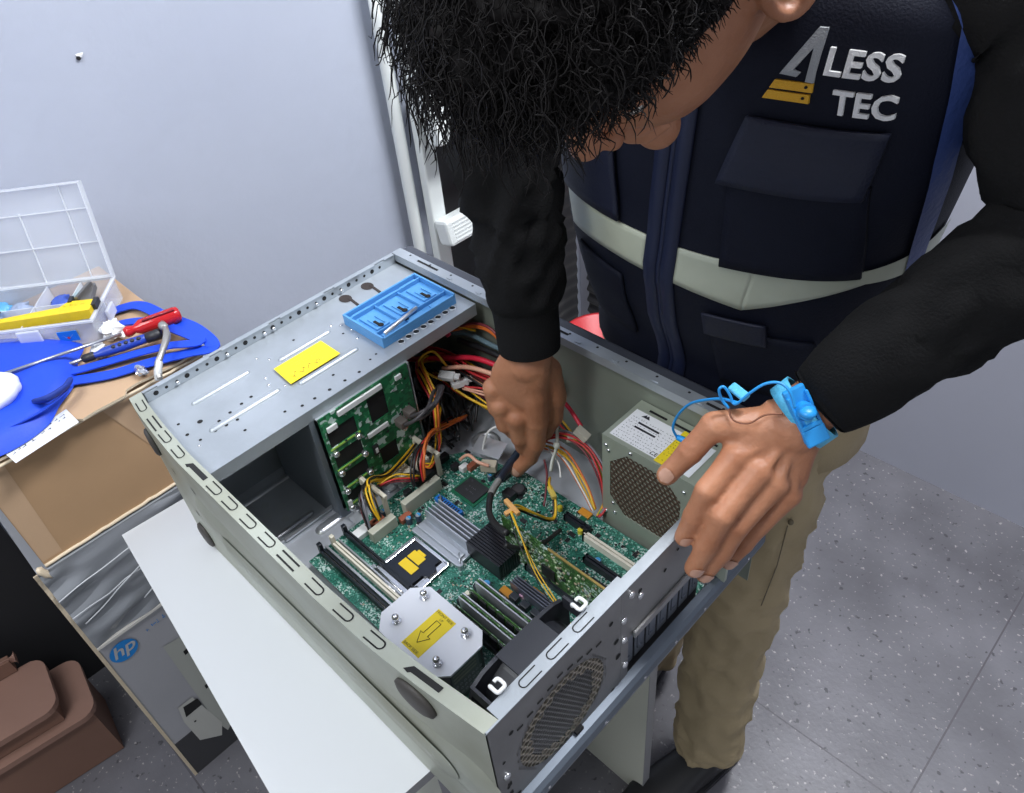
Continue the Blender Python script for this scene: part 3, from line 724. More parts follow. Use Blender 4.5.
# --- rear wall (X = L): honeycomb fan grille, card brackets, ledge
hexm = mat('grille_steel', (.40, .36, .30), .4, .6)
rear = mat('rear_steel', (.30, .30, .30), .38, .6, bump=.04, bscale=60, var=.25, vscale=12)
XR = L; TH = .0012
def hexgrid(mb, inside, s, hole_r, origin, U_, W_, N_, rng):
    """honeycomb sheet: each cell a hexagonal ring with real thickness"""
    dx_ = s*math.sqrt(3); dy_ = s*1.5
    for j in range(-rng, rng+1):
        for i in range(-rng, rng+1):
            cx = i*dx_ + (j % 2)*dx_/2; cy_ = j*dy_
            if not inside(cx, cy_): continue
            c = origin + U_*cx + W_*cy_
            vs = []
            for (r, h) in ((s*1.02, 0), (hole_r, 0), (hole_r, -TH*1.5)):
                for k in range(6):
                    a = PI/6 + k*PI/3; vs.append(c + U_*(r*math.cos(a)) + W_*(r*math.sin(a)) + N_*h)
            mb.add(vs, [(k, (k+1) % 6, 6+(k+1) % 6, 6+k) for k in range(6)] + [(6+k, 6+(k+1) % 6, 12+(k+1) % 6, 12+k) for k in range(6)], False)
m = MB(); m.m = 0
FC = V((XR, .088, .906)); FR_ = .058
# plate with a round opening for the fan
def plate_with_round(mb, y0, y1, z0, z1, c, r, x, n=48):
    def edge_pt(a):
        dy_, dz_ = math.cos(a), math.sin(a); t = 1e9
        if dy_ > 1e-6: t = min(t, (y1-c.y)/dy_)
        if dy_ < -1e-6: t = min(t, (y0-c.y)/dy_)
        if dz_ > 1e-6: t = min(t, (z1-c.z)/dz_)
        if dz_ < -1e-6: t = min(t, (z0-c.z)/dz_)
        return V((x, c.y+dy_*t, c.z+dz_*t))
    angs = sorted([2*PI*i/n for i in range(n)] + [math.atan2(z-c.z, y-c.y) % (2*PI) for y in (y0, y1) for z in (z0, z1)])
    k = len(angs)
    vs = [V((x, c.y+r*math.cos(a), c.z+r*math.sin(a))) for a in angs] + [edge_pt(a) for a in angs]
    mb.add(vs, [(i, (i+1) % k, k+(i+1) % k, k+i) for i in range(k)], False)
ZR = .792
plate_with_round(m, .0, .172, ZR, ZT-.0014, FC, FR_, XR)
m.box((XR-.0012, .1722, .912), (XR, W, ZT-.0015)); m.box((XR-.0012, .1722, ZR), (XR, .184, .912)); m.box((XR-.0012, .184, ZR), (XR, W, .842)); m.box((XR-.0012, .325, .842), (XR, .345, .912))
m.m = 4; m.box((XR-.015, FW+.0003, ZT-.0012), (XR+.0002, .185, ZT)); m.box((XR-.011, .185, ZT-.0012), (XR+.0002, W-.0172, ZT)); m.box((XR-.0015, 0, ZT-.0014), (XR+.0002, FW+.0003, ZT)); m.box((XR-.0015, W-.0172, ZT-.0014), (XR+.0002, W, ZT))
m.m = 2
for y in (.048, .082, .116): slotU(m, XR-.0075, y+.022, zf, .022, 'y', .008, .0012, -1)
m.m = 1
hexgrid(m, lambda a, b: FR_-.014 < math.hypot(a, b) < FR_+.001, .0047, .0037, FC, V((0, 1, 0)), V((0, 0, 1)), V((1, 0, 0)), 24)
m.m = 0
hexgrid(m, lambda a, b: math.hypot(a, b) <= FR_-.012, .0031, .0025, FC+V((-.001, 0, 0)), V((0, 1, 0)), V((0, 0, 1)), V((1, 0, 0)), 34)
m.m = 2
for (y, z, r) in ((.025, .965, .0028), (.022, .85, .003), (.157, .97, .003), (.16, .845, .003), (.012, .93, .002), (.012, .88, .002), (.165, .93, .0035), (.168, .90, .004), (.20, .975, .003), (.24, .965, .0025), (.26, .978, .002)):
    hole(m, (XR+.0004, y, z), (1, 0, 0), r)
for k in range(9): m.boxm(Matrix.Translation((XR+.0004, .035+.013*k, .975-.004*abs(k-4))), (.0006, .007, .0022))
for k in range(4): m.boxm(Matrix.Translation((XR+.0004, .014, .83+.018*k)), (.0006, .004, .006))
m.m = 3
for (y, z) in ((.012, .905), (.175, .955), (.176, .92), (.178, .872), (.186, .985), (.20, .968)): m.ball((XR+.001, y, z), .0042, sx=.6, n=6)
m.build('rear_wall', [rear, hexm, dark, chrome, steel], PC)
# ledge under the rear wall with rolled rim
m = MB(); m.m = 0
lm = [(XR-.001, .845), (XR+.007, .843), (XR+.011, .838), (XR+.012, .828), (XR+.010, .818), (XR-.001, .814)]
m.add([V((x, y, z)) for y in (.004, W-.004) for x, z in lm], [(i, (i+1) % 6, 6+(i+1) % 6, 6+i) for i in range(6)] + [tuple(range(6)), tuple(range(6, 12))], False)
m.m = 1
for y in (.05, .135, .20, .255, .31, .40): m.ball((XR+.0105, y, .829), .0032, sx=.6, n=6)
m.m = 2; m.box((XR, .100, .845), (XR+.004, .110, .850))
m.build('rear_ledge', [mat('blue_grey_steel', (.13, .155, .19), .42, .4), chrome, dark], PC)
# card brackets
m = MB()
for k in range(7):
    y = .186+.0198*k
    m.box((XR-.009, y, .842), (XR-.0075, y+.0165, .909), .0006); m.box((XR-.009, y+.0035, .856), (XR-.0062, y+.0048, .900)); m.box((XR-.009, y+.0035, .856), (XR-.0062, y+.010, .8575)); m.mk()
m.build_each('slot_cover', mat('bracket_steel', (.20, .22, .26), .4, .5), PC)
m = MB(); m.box((XR-.014, .18, .80), (XR-.013, .33, .915)); m.build('bracket_recess', mat('recess', (.03, .03, .035), .6), PC)
m = MB(); m.box((XR-.001, .345, .842), (XR+.012, .350, .90)); m.box((XR-.001, .352, .846), (XR+.0008, W-.01, .95)); m.build('rear_divider', psu_m, PC)
m = MB(); m.box((XR+.0, .19, .908), (XR+.004, .30, .918), .0015); m.build('bracket_lock', mat('lock_steel', (.35, .35, .35), .3, .7), PC)
# exterior corner piece + fan wire hooks
for (y) in (.034, .137):
    m = MB(); q = V((XR-.018, y, ZT+.003)); m.tube(spline([q+V((-.007, -.003, -.003)), q+V((-.006, -.004, .002)), q+V((.002, -.004, .002)), q+V((.003, .0, .002)), q+V((.002, .005, .002)), q+V((-.006, .005, .002)), q+V((-.007, .001, .001))], 4), .0018, 8)
    m.build('fan_clip', white_p, PC)

# ------------------------------------------------ drive cage along the front
XC = .182
m = MB(); m.m = 0
m.prism([(.0065, .003), (.05, -.004), (.10, -.009), (XC, -.0115), (XC, W-.018), (.0065, W-.018)], ZT-.017, ZT-.0155)
m.box((XC-.0015, -.010, ZT-.033), (XC, W-.018, ZT-.017))
m.box((XC-.007, FW+.001, ZT-.034), (XC, W-.018, ZT-.033))
zc = ZT-.0155
rib(m, (.055, .055, zc), (.055, .13, zc), .0045, .0028); rib(m, (.118, .045, zc), (.118, .135, zc), .005, .003)
rib(m, (.068, .175, zc), (.068, .25, zc), .0045, .0028); rib(m, (.130, .165, zc), (.130, .25, zc), .005, .003)
m.m = 1
for (x, y, r) in ((.092, .042, .0035), (.110, .058, .0022), (.107, .075, .0022), (.104, .093, .0022), (.102, .108, .0022), (.122, .168, .0022), (.121, .182, .0022), (.119, .198, .0022), (.117, .213, .0022), (.115, .228, .0022), (.075, .022, .002), (.101, .020, .0024), (.122, .026, .002), (.122, .046, .0024), (.124, .060, .0024), (.126, .074, .0022), (.168, .14, .0022), (.169, .158, .0022), (.170, .180, .0024), (.171, .203, .0022), (.172, .225, .0022), (.045, .21, .0018), (.088, .262, .0018), (.15, .07, .002), (.16, .12, .002), (.15, .20, .002), (.163, .25, .0017), (.160, .262, .0017)):
    hole(m, (x, y, zc+.0003), (0, 0, 1), r)
for k in range(8): hole(m, (.166-.0003*k, .300+.0135*k, zc+.0003), (0, 0, 1), .0042, 16)
m.m = 2
for (x, y) in ((.10, .135), (.085, .14), (.118, .148), (.06, .262), (.07, .272), (.09, .275), (.112, .268), (.13, .02), (.04, .155), (.055, .165)):
    m.ball((x, y, zc), .0022, sz=.7, n=5)
m.m = 3
for k in range(8): m.ring((.166-.0003*k, .300+.0135*k, zc), (0, 0, 1), .0042, .0052, .0012, 16)
m.build('drive_cage_top', [steel, dark, chrome, alu], PC)
m = MB(); 
for y in (.325, .365):
    hole(m, (.022, y-.01, zc+.0005), (0, 0, 1), .009, 16, 1.2); m.boxm(Matrix.Translation((.046, y-.008, zc+.0006)) @ Matrix.Rotation(-.1, 4, 'Z'), (.045, .004, .0008)); m.mk()
m.build_each('cut_opening', mat('hole_brown_dark', (.03, .022, .02), .7), PC)
m = MB(); m.m = 0
m.box((XC-.022, .136, .7585), (XC-.004, .1385, ZT-.033)); m.box((XC-.004, .134, ZP), (XC, .1415, ZT-.033)); 
m.box((XC-.0012, .1415, ZP), (XC, .29, ZP+.014)); 
m.box((.02, .14, .7585), (XC-.02, .1412, ZT-.035))
m.m = 1; m.box((.02, .29, .7585), (XC-.002, .2915, ZT-.035))
m.build('cage_side', [mat('cage_steel', (.22, .25, .29), .4, .5), steel_d], PC)
# yellow inspection label
m = MB(); m.m = 0
yl = [(.081, .156), (.0805, .231), (.1245, .231), (.125, .153)]
m.add([V((x, y, zc+.0034)) for x, y in yl] + [V((x, y, zc+.003)) for x, y in yl], [(0, 1, 2, 3)] + [(i, (i+1) % 4, 4+(i+1) % 4, 4+i) for i in range(4)], False)
m.m = 1
rnd = random.Random(5)
px_ = [V((.113+.0055*math.sin(i*1.1+.8*math.sin(i*.6))*rnd.uniform(.4, 1), .163+.0019*i+.001*math.sin(i*2.1), zc+.0037)) for i in range(26)]
for i in range(25):
    if i % 6 != 5: m.tube([px_[i], px_[i+1]], .00035, 4)
for k in range(3): scribble(m, (.088+.006*k, .172+.004*k, zc+.0036), (0, 1, 0), (-1, 0, 0), 12-k, .0032, .0028, k)
m.build('yellow_label', [yellow, mat('biro_ink', (.25, .2, .05), .6)], PC, label='yellow paper label with handwriting')
# ---- blue plastic drive bracket tray
m = MB(); zb_ = zc+.0002; x0, x1, y0, y1 = .030, .150, .285, .420
Mb = Matrix.Translation((.073, .276, zb_)) @ Matrix.Rotation(math.radians(0), 4, 'Z')
def bb_(a, b, bev=.0006):
    c = [(p+q)/2 for p, q in zip(a, b)]; s = [abs(q-p) for p, q in zip(a, b)]; m.boxm(Mb @ Matrix.Translation(c), s, bev)
wX, wY, hB = .087, .130, .017
bb_((0, 0, 0), (wX, wY, .009)); bb_((0, 0, .009), (wX, .003, hB)); bb_((0, wY-.003, .009), (wX, wY, hB)); bb_((0, .003, .009), (.003, wY-.003, hB)); bb_((wX-.003, .003, .009), (wX, wY-.003, hB-.002))
bb_((.013, .003, .009), (.015, wY-.003, hB-.001)); bb_((.068, .003, .009), (.070, wY-.003, hB-.001)); bb_((.015, .043, .009), (.068, .045, hB-.003)); bb_((.015, .084, .009), (.068, .086, hB-.003))
for k in range(3):
    y = .006+.042*k
    bb_((.020, y+.006, .009), (.060, y+.028, .012)); bb_((.034, y+.010, .012), (.056, y+.0115, .014)); bb_((.034, y+.022, .012), (.056, y+.0235, .014)); bb_((.073, y+.002, .009), (.081, y+.03, .012)); bb_((.005, y+.004, .009), (.010, y+.034, .0115))
m.build('drive_bracket', blue_tray, PC)
m = MB()
for k in range(3):
    q = Mb @ V((.056, .022+.042*k, .0125)); m.ball(q, .0045, 1, .9, .35, 7); m.boxm(Matrix.Translation(q+V((-.006, -.002, .0012))), (.012, .004, .001)); m.mk()
q = Mb @ V((.073, .052, .0125)); m.ball(q, .004, 1, 1, .3, 7); m.mk()
m.build_each('bracket_hole', dark, PC)
m = MB(); m.tube([Mb @ V((.083, .008, .0185)), Mb @ V((.078, .040, .0185)), Mb @ V((.071, .074, .0178))], [.0026, .0028, .0024], 8, flat=.6); m.build('metal_pin', alu, PC)

# ------------------------------------------------ drive backplane (stands upright, faces the board)
XBk = .190
BPn = None
m = MB(); m.m = 0
def zy(mb, y0, y1, z0, z1, x0=XBk-.0016, x1=XBk): mb.box((x0, y0, z0), (x1, y1, z1))
zs = [.800, .822, .836, .850, .864, .879, .894, .909, .926, .943, .972]
# board with four drive openings on the left, two on the right
zy(m, .143, .149, .80, .970); zy(m, .192, .214, .80, .970); zy(m, .243, .285, .80, .970)
op = [(.810, .831), (.842, .867), (.878, .905), (.916, .944)]
zprev = .80
for a, b in op: zy(m, .149, .192, zprev, a); zprev = b
zy(m, .149, .192, zprev, .970)
op2 = [(.833, .864), (.912, .954)]; zprev = .80
for a, b in op2: zy(m, .214, .243, zprev, a); zprev = b
zy(m, .214, .243, zprev, .970)
bpl = m.build('drive_backplane', pcb2, PC, label='green backplane board with black openings')
m = MB()
for a, b in op: m.box((XBk-.004, .149, a), (XBk-.0017, .192, b)); m.mk()
for a, b in op2: m.box((XBk-.004, .214, a), (XBk-.0017, .243, b)); m.mk()
m.build_each('bay_opening', dark, bpl)
m = MB()
for a, b in op:
    m.box((XBk, .147, a-.0026), (XBk+.0012, .194, a-.0002)); m.mk()
m.build_each('light_edge', mat('lime_edge', (.30, .50, .08), .5), bpl)
for (y, z) in ((.149, .806), (.150, .838), (.150, .873), (.151, .908), (.189, .812), (.190, .843), (.190, .878), (.188, .912), (.255, .825), (.258, .875)):
    m = MB(); m.cyl((XBk, y, z), (XBk+.003, y, z), .0045); m.ball((XBk+.0045, y, z), .0047, sx=.8, n=8); m.build('standoff_screw', chrome, bpl)
m = MB(); m.m = 0
for (y0, y1, z0, z1) in ((.150, .165, .944, .952), (.262, .272, .955, .962), (.16, .17, .796, .803), (.146, .152, .80, .818), (.170, .24, .958, .966), (.202, .236, .895, .902)): m.box((XBk, y0, z0), (XBk+.003, y1, z1), .0006); m.mk()
m.build_each('white_connector', white_p, bpl); m = MB()
m.m = 1
for i in range(46):
    y = rnd.uniform(.15, .28); z = rnd.uniform(.803, .965)
    if any(a-.001 < z < b+.001 for a, b in op) and y < .194: continue
    if any(a-.001 < z < b+.001 for a, b in op2) and .212 < y < .245: continue
    m.m = rnd.choice((1, 2)); m.box((XBk, y, z), (XBk+.0015, y+.003, z+.0018))
m.m = 2; m.box((XBk, .204, .862), (XBk+.004, .212, .878)); m.m = 0; m.box((XBk+.004, .206, .866), (XBk+.0045, .21, .874))
o_ = m.build('backplane_component', [white_p, mat('smd_grey', (.35, .35, .36), .4, .3), blackp], bpl); o_['kind'] = 'stuff'
# power sockets at its foot: two cream molex blocks lying outward
for (y) in (.222, .252):
    m = MB(); m.box((XBk, y, .803), (XBk+.024, y+.022, .818), .0015)
    for k in range(4): m.box((XBk+.004, y+.002+.005*k, .818), (XBk+.010, y+.005+.005*k, .8205))
    m.build('power_socket', cream_p, bpl)
for (y, z) in ((.246, .885), (.262, .892)):
    m = MB(); m.box((XBk, y, z), (XBk+.016, y+.013, z+.012), .0015); m.build('data_plug', mat('plug_brown_grey', (.13, .11, .10), .5), bpl)
m = MB(); m.box((XC-.006, .1435, ZT-.034), (XC+.006, .29, ZT-.0325)); m.box((XC+.001, .287, .80), (XC+.008, .2885, ZT-.034)); m.build('backplane_frame', alu, PC)

# ------------------------------------------------ fan inside the rear wall
fc = V((XR-.028, .0895, .911))
m = MB(); hw = .066; th0, th1 = XR-.054, XR-.006
n = 40
def sq(a, r):  # rounded square
    e = 5; c, s_ = math.cos(a), math.sin(a); return r/((abs(c)**e+abs(s_)**e)**(1/e))
rings = []
for (x, f) in ((th0, 'o'), (th0+.004, 'o'), (th0+.0045, 'm'), (th1-.0045, 'm'), (th1-.004, 'o'), (th1, 'o'), (th1, 'i'), (th0, 'i'), (th0, 'o')):
    ring = []
    for j in range(n):
        a = 2*PI*j/n; r = sq(a, hw) if f == 'o' else (.0605 if f == 'm' else .0565)
        ring.append(V((x, fc.y+r*math.cos(a), fc.z+r*math.sin(a))))
    rings.append(ring)
m.smooth = False; m.loft(rings, cap=False); m.sm = [False]*len(m.sm)
# slanted side wings of the shroud, leaning into the case
for y in (.028, .088, .148): m.box((th0+.004, y-.0015, fc.z+.05), (th1-.004, y+.0015, fc.z+.0655))
m.box((th0+.0005, .062, fc.z+.0655), (th1-.001, .114, fc.z+.0675))
fan = m.build('fan_frame', mat('fan_charcoal', (.026, .028, .036), .42), PC)
m = MB(); m.cyl((th0+.002, fc.y, fc.z), (th1-.004, fc.y, fc.z), .019, n=24)
for k in range(7):
    a0 = 2*PI*k/7; pr = []
    for (r, da) in ((.018, 0), (.036, .25), (.054, .45)):
        ca, sa = math.cos(a0+da), math.sin(a0+da); ta = V((0, -sa, ca)); c = V((fc.x, fc.y+r*ca, fc.z+r*sa)); 
        pr.append([c - ta*.010 + V((-.008, 0, 0)), c + ta*.010 + V((.007, 0, 0)), c + ta*.010 + V((.0085, 0, 0)), c - ta*.010 + V((-.0065, 0, 0))])
    m.loft(pr)
m.build('fan_rotor', mat('fan_black', (.012, .012, .014), .35), fan)

# ------------------------------------------------ power supply
PX0, PX1, PY0, PY1, PZ0, PZ1 = .458, .608, .360, W-.003, ZP+.002, .950
m = MB(); m.m = 0
# shell with a hexagon-punched area on the face towards the cards
m.box((PX0, PY0+.002, PZ0), (PX1, PY1, PZ1-.0005)); 
gx0, gx1, gz0, gz1 = .470, .572, .826, .936
for (a, b, c, d) in ((PX0, gx0, PZ0, PZ1), (gx1, PX1, PZ0, PZ1), (gx0, gx1, PZ0, gz0), (gx0, gx1, gz1, PZ1)): m.box((a, PY0, c), (b, PY0+.002, d))
def hexin(a, b):
    x, z = .521+a, .881+b
    return gx0+.001 < x < gx1 and gz0 < z < gz1 and (abs(a)+abs(b)) < .084
m.m = 2
for sx in (-1, 1):
    for sz in (-1, 1):
        cx, cz2 = (gx0 if sx < 0 else gx1), (gz0 if sz < 0 else gz1)
m.m = 1; m.box((gx0, PY0+.0022, gz0), (gx1, PY0+.0026, gz1))
psu = m.build('power_supply', [psu_m, mat('psu_inside', (.045, .028, .02), .6)], PC, label='olive grey power supply with honeycomb vent')
m = MB()
hexgrid(m, hexin, .0041, .0030, V((.521, PY0+.0001, .881)), V((1, 0, 0)), V((0, 0, 1)), V((0, -1, 0)), 22)
def cornerfill(cx, cz2, sx, sz):
    q = .0255
    m2.add([V((cx, PY0-.0001, cz2)), V((cx+sx*q, PY0-.0001, cz2)), V((cx, PY0-.0001, cz2+sz*q))], [(0, 1, 2)], False); m2.mk()
m.build('vent_grille', mat('vent_brown', (.15, .105, .08), .45, .5), psu)
m2 = MB()
for (cx, cz2, sx, sz) in ((gx0, gz0, 1, 1), (gx1, gz0, -1, 1), (gx0, gz1, 1, -1), (gx1, gz1, -1, -1)): cornerfill(cx, cz2, sx, sz)
m2.build_each('vent_corner', psu_m, psu)
m = MB()
for (x, z) in ((.464, .935), (.464, .815), (.468, .928), (.475, .838), (.575, .93), (.575, .83), (.50, .943), (.478, .822)): m.ball((x, PY0-.0005, z), .003, sy=.5, n=6); m.mk()
m.build_each('vent_screw', chrome, psu)
m = MB(); m.m = 0; zp = PZ1+.0002
m.add([V((PX0+.006, PY0+.006, zp)), V((PX0+.118, PY0+.006, zp)), V((PX0+.118, PY0+.060, zp)), V((PX0+.006, PY0+.060, zp))], [(0, 1, 2, 3)], False)
m.m = 2; m.add([V((PX0+.072, PY0+.003, zp+.0002)), V((PX0+.107, PY0+.003, zp+.0002)), V((PX0+.107, PY0+.064, zp+.0002)), V((PX0+.072, PY0+.064, zp+.0002))], [(0, 1, 2, 3)], False)
m.m = 1
zt_ = zp+.0004
q = V((PX0+.018, PY0+.052, zt_)); m.add([q, q+V((.012, 0, 0)), q+V((.008, .006, 0)), q+V((.006, .003, 0)), q+V((.005, .006, 0))], [(0, 1, 2, 3, 4)], False)
for r_i in range(9):
    scribble(m, (PX0+.010, PY0+.046-.0048*r_i, zt_), (1, 0, 0), (0, 1, 0), 16+(r_i*5) % 7, .0032, .0026, r_i)
for y in (.040, .032): m.add([V((PX0+.022, PY0+y, zt_)), V((PX0+.052, PY0+y, zt_)), V((PX0+.052, PY0+y+.003, zt_)), V((PX0+.022, PY0+y+.003, zt_))], [(0, 1, 2, 3)], False)
put_text(m, 'CE', .008, (PX0+.062, PY0+.008, zt_), (1, 0, 0), (0, 1, 0))
m.build('rating_label', [mat('bright_label', (.82, .83, .86), .5), ink, yellow], psu, label='white rating label with yellow strip')
m = MB()
for k in range(3): m.box((PX0+.02+.035*k, PY1-.012, PZ1), (PX0+.045+.035*k, PY1-.009, PZ1+.0006)); m.mk()
m.build_each('vent_slit', dark, psu)
# ============================================================ motherboard
ZM = .801
m = MB(); m.m = 0
m.prism([(.219, .058), (.618, .052), (.618, .354), (.330, .350), (.232, .322), (.215, .300)], ZM-.0018, ZM)
board = m.build('motherboard', pcb, PC, label='green motherboard crowded with chips and sockets')
smd = [mat('smd_black', (.015, .015, .018), .4), mat('smd_tan', (.40, .33, .24), .5), mat('smd_silver', (.6, .62, .62), .3, .8), mat('smd_white', (.62, .66, .62), .5), mat('smd_dkgreen', (.01, .12, .06), .4)]
# keep-out rectangles for the large pieces
KO = [(.215, .385, .066, .128), (.290, .375, .098, .180), (.29, .375, .176, .222), (.36, .44, .195, .245), (.27, .322, .255, .295), (.41, .55, .115, .178), (.41, .56, .225, .24), (.462, .60, .30, .325), (.375, .56, .02, .115)]
def inko(x, y): return any(a-.002 < x < b+.002 and c-.002 < y < d+.002 for a, b, c, d in KO)
rnd = random.Random(21)
m = MB()
for i in range(3200):
    x = rnd.uniform(.222, .612); y = rnd.uniform(.062, .344)
    if inko(x, y) or (x < .33 and y > .30 and y > .30+(x-.21)*.35): continue
    k = rnd.choice((0, 0, 1, 2, 3, 3, 4)); s_ = rnd.choice(((.002, .001, .0008), (.001, .002, .0008), (.003, .0016, .001), (.0016, .003, .001)))
    m.m = k; m.box((x, y, ZM), (x+s_[0], y+s_[1], ZM+s_[2]))
o = m.build('surface_component', smd, board); o['kind'] = 'stuff'
m = MB()
for i in range(170):
    x = rnd.uniform(.225, .605); y = rnd.uniform(.065, .34)
    if inko(x, y) or inko(x+.008, y+.007): continue
    a, b = rnd.choice(((.006, .005), (.005, .007), (.009, .006), (.004, .004)))
    m.m = rnd.choice((0, 0, 0, 4)); m.box((x, y, ZM), (x+a, y+b, ZM+.0016), .0002)
    m.m = 2
    for k in range(4): m.box((x-.001, y+b*(k+.3)/4.5, ZM), (x, y+b*(k+.6)/4.5, ZM+.0007)); m.box((x+a, y+b*(k+.3)/4.5, ZM), (x+a+.001, y+b*(k+.6)/4.5, ZM+.0007))
o = m.build('small_chip', smd, board); o['kind'] = 'stuff'
# ---- tall tapered coils row (between heat sink and socket)
for k in range(6):
    q = (.300+.013*k, .1785)
    m = MB(); m.box((q[0], q[1]-.001, ZM), (q[0]+.010, q[1]+.008, ZM+.007), .001); m.m = 1; m.box((q[0]+.002, q[1]+.001, ZM+.007), (q[0]+.008, q[1]+.006, ZM+.0074))
    m.build('choke_coil', [mat('choke_dark', (.03, .035, .045), .35), mat('choke_top', (.10, .11, .13), .35)], board)
# ---- left memory sockets
ebony = mat('socket_black', (.012, .015, .022), .4); ivory = mat('socket_ivory', (.74, .70, .60), .4)
def dimm(x0, y, l_, mt, card_=None, latch=ebony, z=ZM):
    m = MB(); m.m = 0
    m.box((x0, y, z), (x0+l_, y+.0026, z+.010)); m.box((x0, y+.0042, z), (x0+l_, y+.0068, z+.010)); m.box((x0, y+.0026, z), (x0+l_, y+.0042, z+.006))
    m.m = 1; m.box((x0-.007, y+.0005, z), (x0-.0005, y+.0063, z+.020), .001); m.box((x0+l_+.0005, y+.0005, z), (x0+l_+.007, y+.0063, z+.020), .001)
    m.m = 2; m.box((x0+.003, y+.0028, z+.006), (x0+l_-.003, y+.0040, z+.0066))
    s_ = m.build('memory_slot', [mt, latch, brass], board)
    if card_:
        m = MB(); m.m = 0; m.box((x0+.001, y+.0028, z+.005), (x0+l_-.001, y+.0040, z+.036)); m.m = 1
        for k in range(8): m.box((x0+.006+(l_-.012)*k/8, y+.0010, z+.014), (x0+.006+(l_-.012)*k/8+.011, y+.0028, z+.032)); m.box((x0+.006+(l_-.012)*k/8, y+.0040, z+.014), (x0+.006+(l_-.012)*k/8+.011, y+.0058, z+.032))
        if card_ == 2: m.m = 2; m.box((x0+.001, y-.0006, z+.010), (x0+l_-.001, y+.0010, z+.035)); m.box((x0+.001, y+.0058, z+.010), (x0+l_-.001, y+.0074, z+.035))
        m.build('memory_module', [pcb3, smd[0], alu], s_)
dimm(.226, .074, .150, ebony); dimm(.228, .092, .148, ivory, latch=cream_p); dimm(.226, .113, .140, ebony)
m = MB(); m.box((.222, .0835, ZM), (.378, .0865, ZM+.009)); m.mk(); m.box((.226, .1015, ZM), (.374, .1035, ZM+.0085)); m.mk(); m.build_each('metal_strip', alu, board)
# ---- processor socket
sx0, sy0 = .300, .110; SW, SD = .060, .061
m = MB(); m.m = 0
m.box((sx0, sy0, ZM), (sx0+SW, sy0+SD, ZM+.004), .001); m.m = 1
m.box((sx0-.003, sy0-.004, ZM+.004), (sx0+SW+.004, sy0+.003, ZM+.0065), .001); m.box((sx0-.003, sy0+SD-.003, ZM+.004), (sx0+SW+.004, sy0+SD+.002, ZM+.0065), .001)
m.box((sx0-.003, sy0, ZM+.004), (sx0+.003, sy0+SD, ZM+.0065), .001); m.box((sx0+SW-.004, sy0, ZM+.004), (sx0+SW+.006, sy0+SD, ZM+.0065), .001)
m.tube([(sx0-.006, sy0-.003, ZM+.006), (sx0+SW+.008, sy0-.006, ZM+.008)], .0013, 8); m.tube([(sx0-.004, sy0-.009, ZM+.006), (sx0+SW, sy0-.010, ZM+.006)], .0011, 8)
m.cyl((sx0-.004, sy0-.004, ZM), (sx0-.004, sy0-.004, ZM+.009), .003); m.box((sx0+SW, sy0+.01, ZM+.0065), (sx0+SW+.008, sy0+.03, ZM+.008), .001)
sock = m.build('processor_socket', [smd[0], chrome], board)
m = MB(); m.m = 0
m.prism([(sx0+.005, sy0+.004), (sx0+SW-.006, sy0+.004), (sx0+SW-.006, sy0+.026), (sx0+SW+.002, sy0+.03), (sx0+SW+.002, sy0+.044), (sx0+SW-.006, sy0+.048), (sx0+SW-.006, sy0+SD-.005), (sx0+.012, sy0+SD-.005), (sx0+.005, sy0+SD-.012)], ZM+.006, ZM+.0095)
m.m = 1
for (a, b, c, d) in ((.022, .044, .024, .036), (.020, .046, .0375, .0485)): m.box((sx0+a, sy0+b-.026+.0, ZM+.0095), (sx0+c+.0, sy0+d+.0, ZM+.0105)) if False else None
m.box((sx0+.018, sy0+.018, ZM+.0095), (sx0+.044, sy0+.031, ZM+.0108), .0005); m.box((sx0+.018, sy0+.033, ZM+.0095), (sx0+.040, sy0+.046, ZM+.0108), .0005); m.box((sx0+.022, sy0+.046, ZM+.0095), (sx0+.036, sy0+.050, ZM+.0108), .0005)
m.build('socket_cover', [mat('cover_navy_black', (.012, .016, .028), .35), mat('cover_yellow', (.80, .56, .02), .45)], sock, label='black socket cover with yellow pad')
# ---- finned aluminium heat sink
m = MB(); hx0, hx1, hy0, hy1 = .292, .372, .181, .222
m.box((hx0-.004, hy0-.006, ZM+.003), (hx1+.004, hy1+.006, ZM+.008), .001)
for k in range(5): y = hy0+.018+.0058*k; m.box((hx0, y, ZM+.008), (hx1, y+.0018, ZM+.029))
m.box((hx0, hy0+.002, ZM+.008), (hx1, hy0+.012, ZM+.012), .001)
for (x, y) in ((hx1+.006, hy0-.002), (hx0-.004, hy1+.006)): m.cyl((x, y, ZM), (x, y, ZM+.010), .004); m.tube([(x, y, ZM+.010), (x-.012, y+.010, ZM+.012)], .0013, 6)
m.build('heat_sink', mat('sink_aluminium', (.50, .53, .58), .38, .7), board, label='silver finned heat sink')
# ---- black heat sink
m = MB(); bx0, bx1, by0, by1 = .372, .430, .198, .242
m.box((bx0, by0, ZM+.002), (bx1, by1, ZM+.007), .001)
for k in range(11): y = by0+.0040*k; m.box((bx0, y, ZM+.007), (bx1, y+.0030, ZM+.030))
m.build('heat_sink', mat('sink_black', (.006, .006, .010), .4), board, label='black finned heat sink')
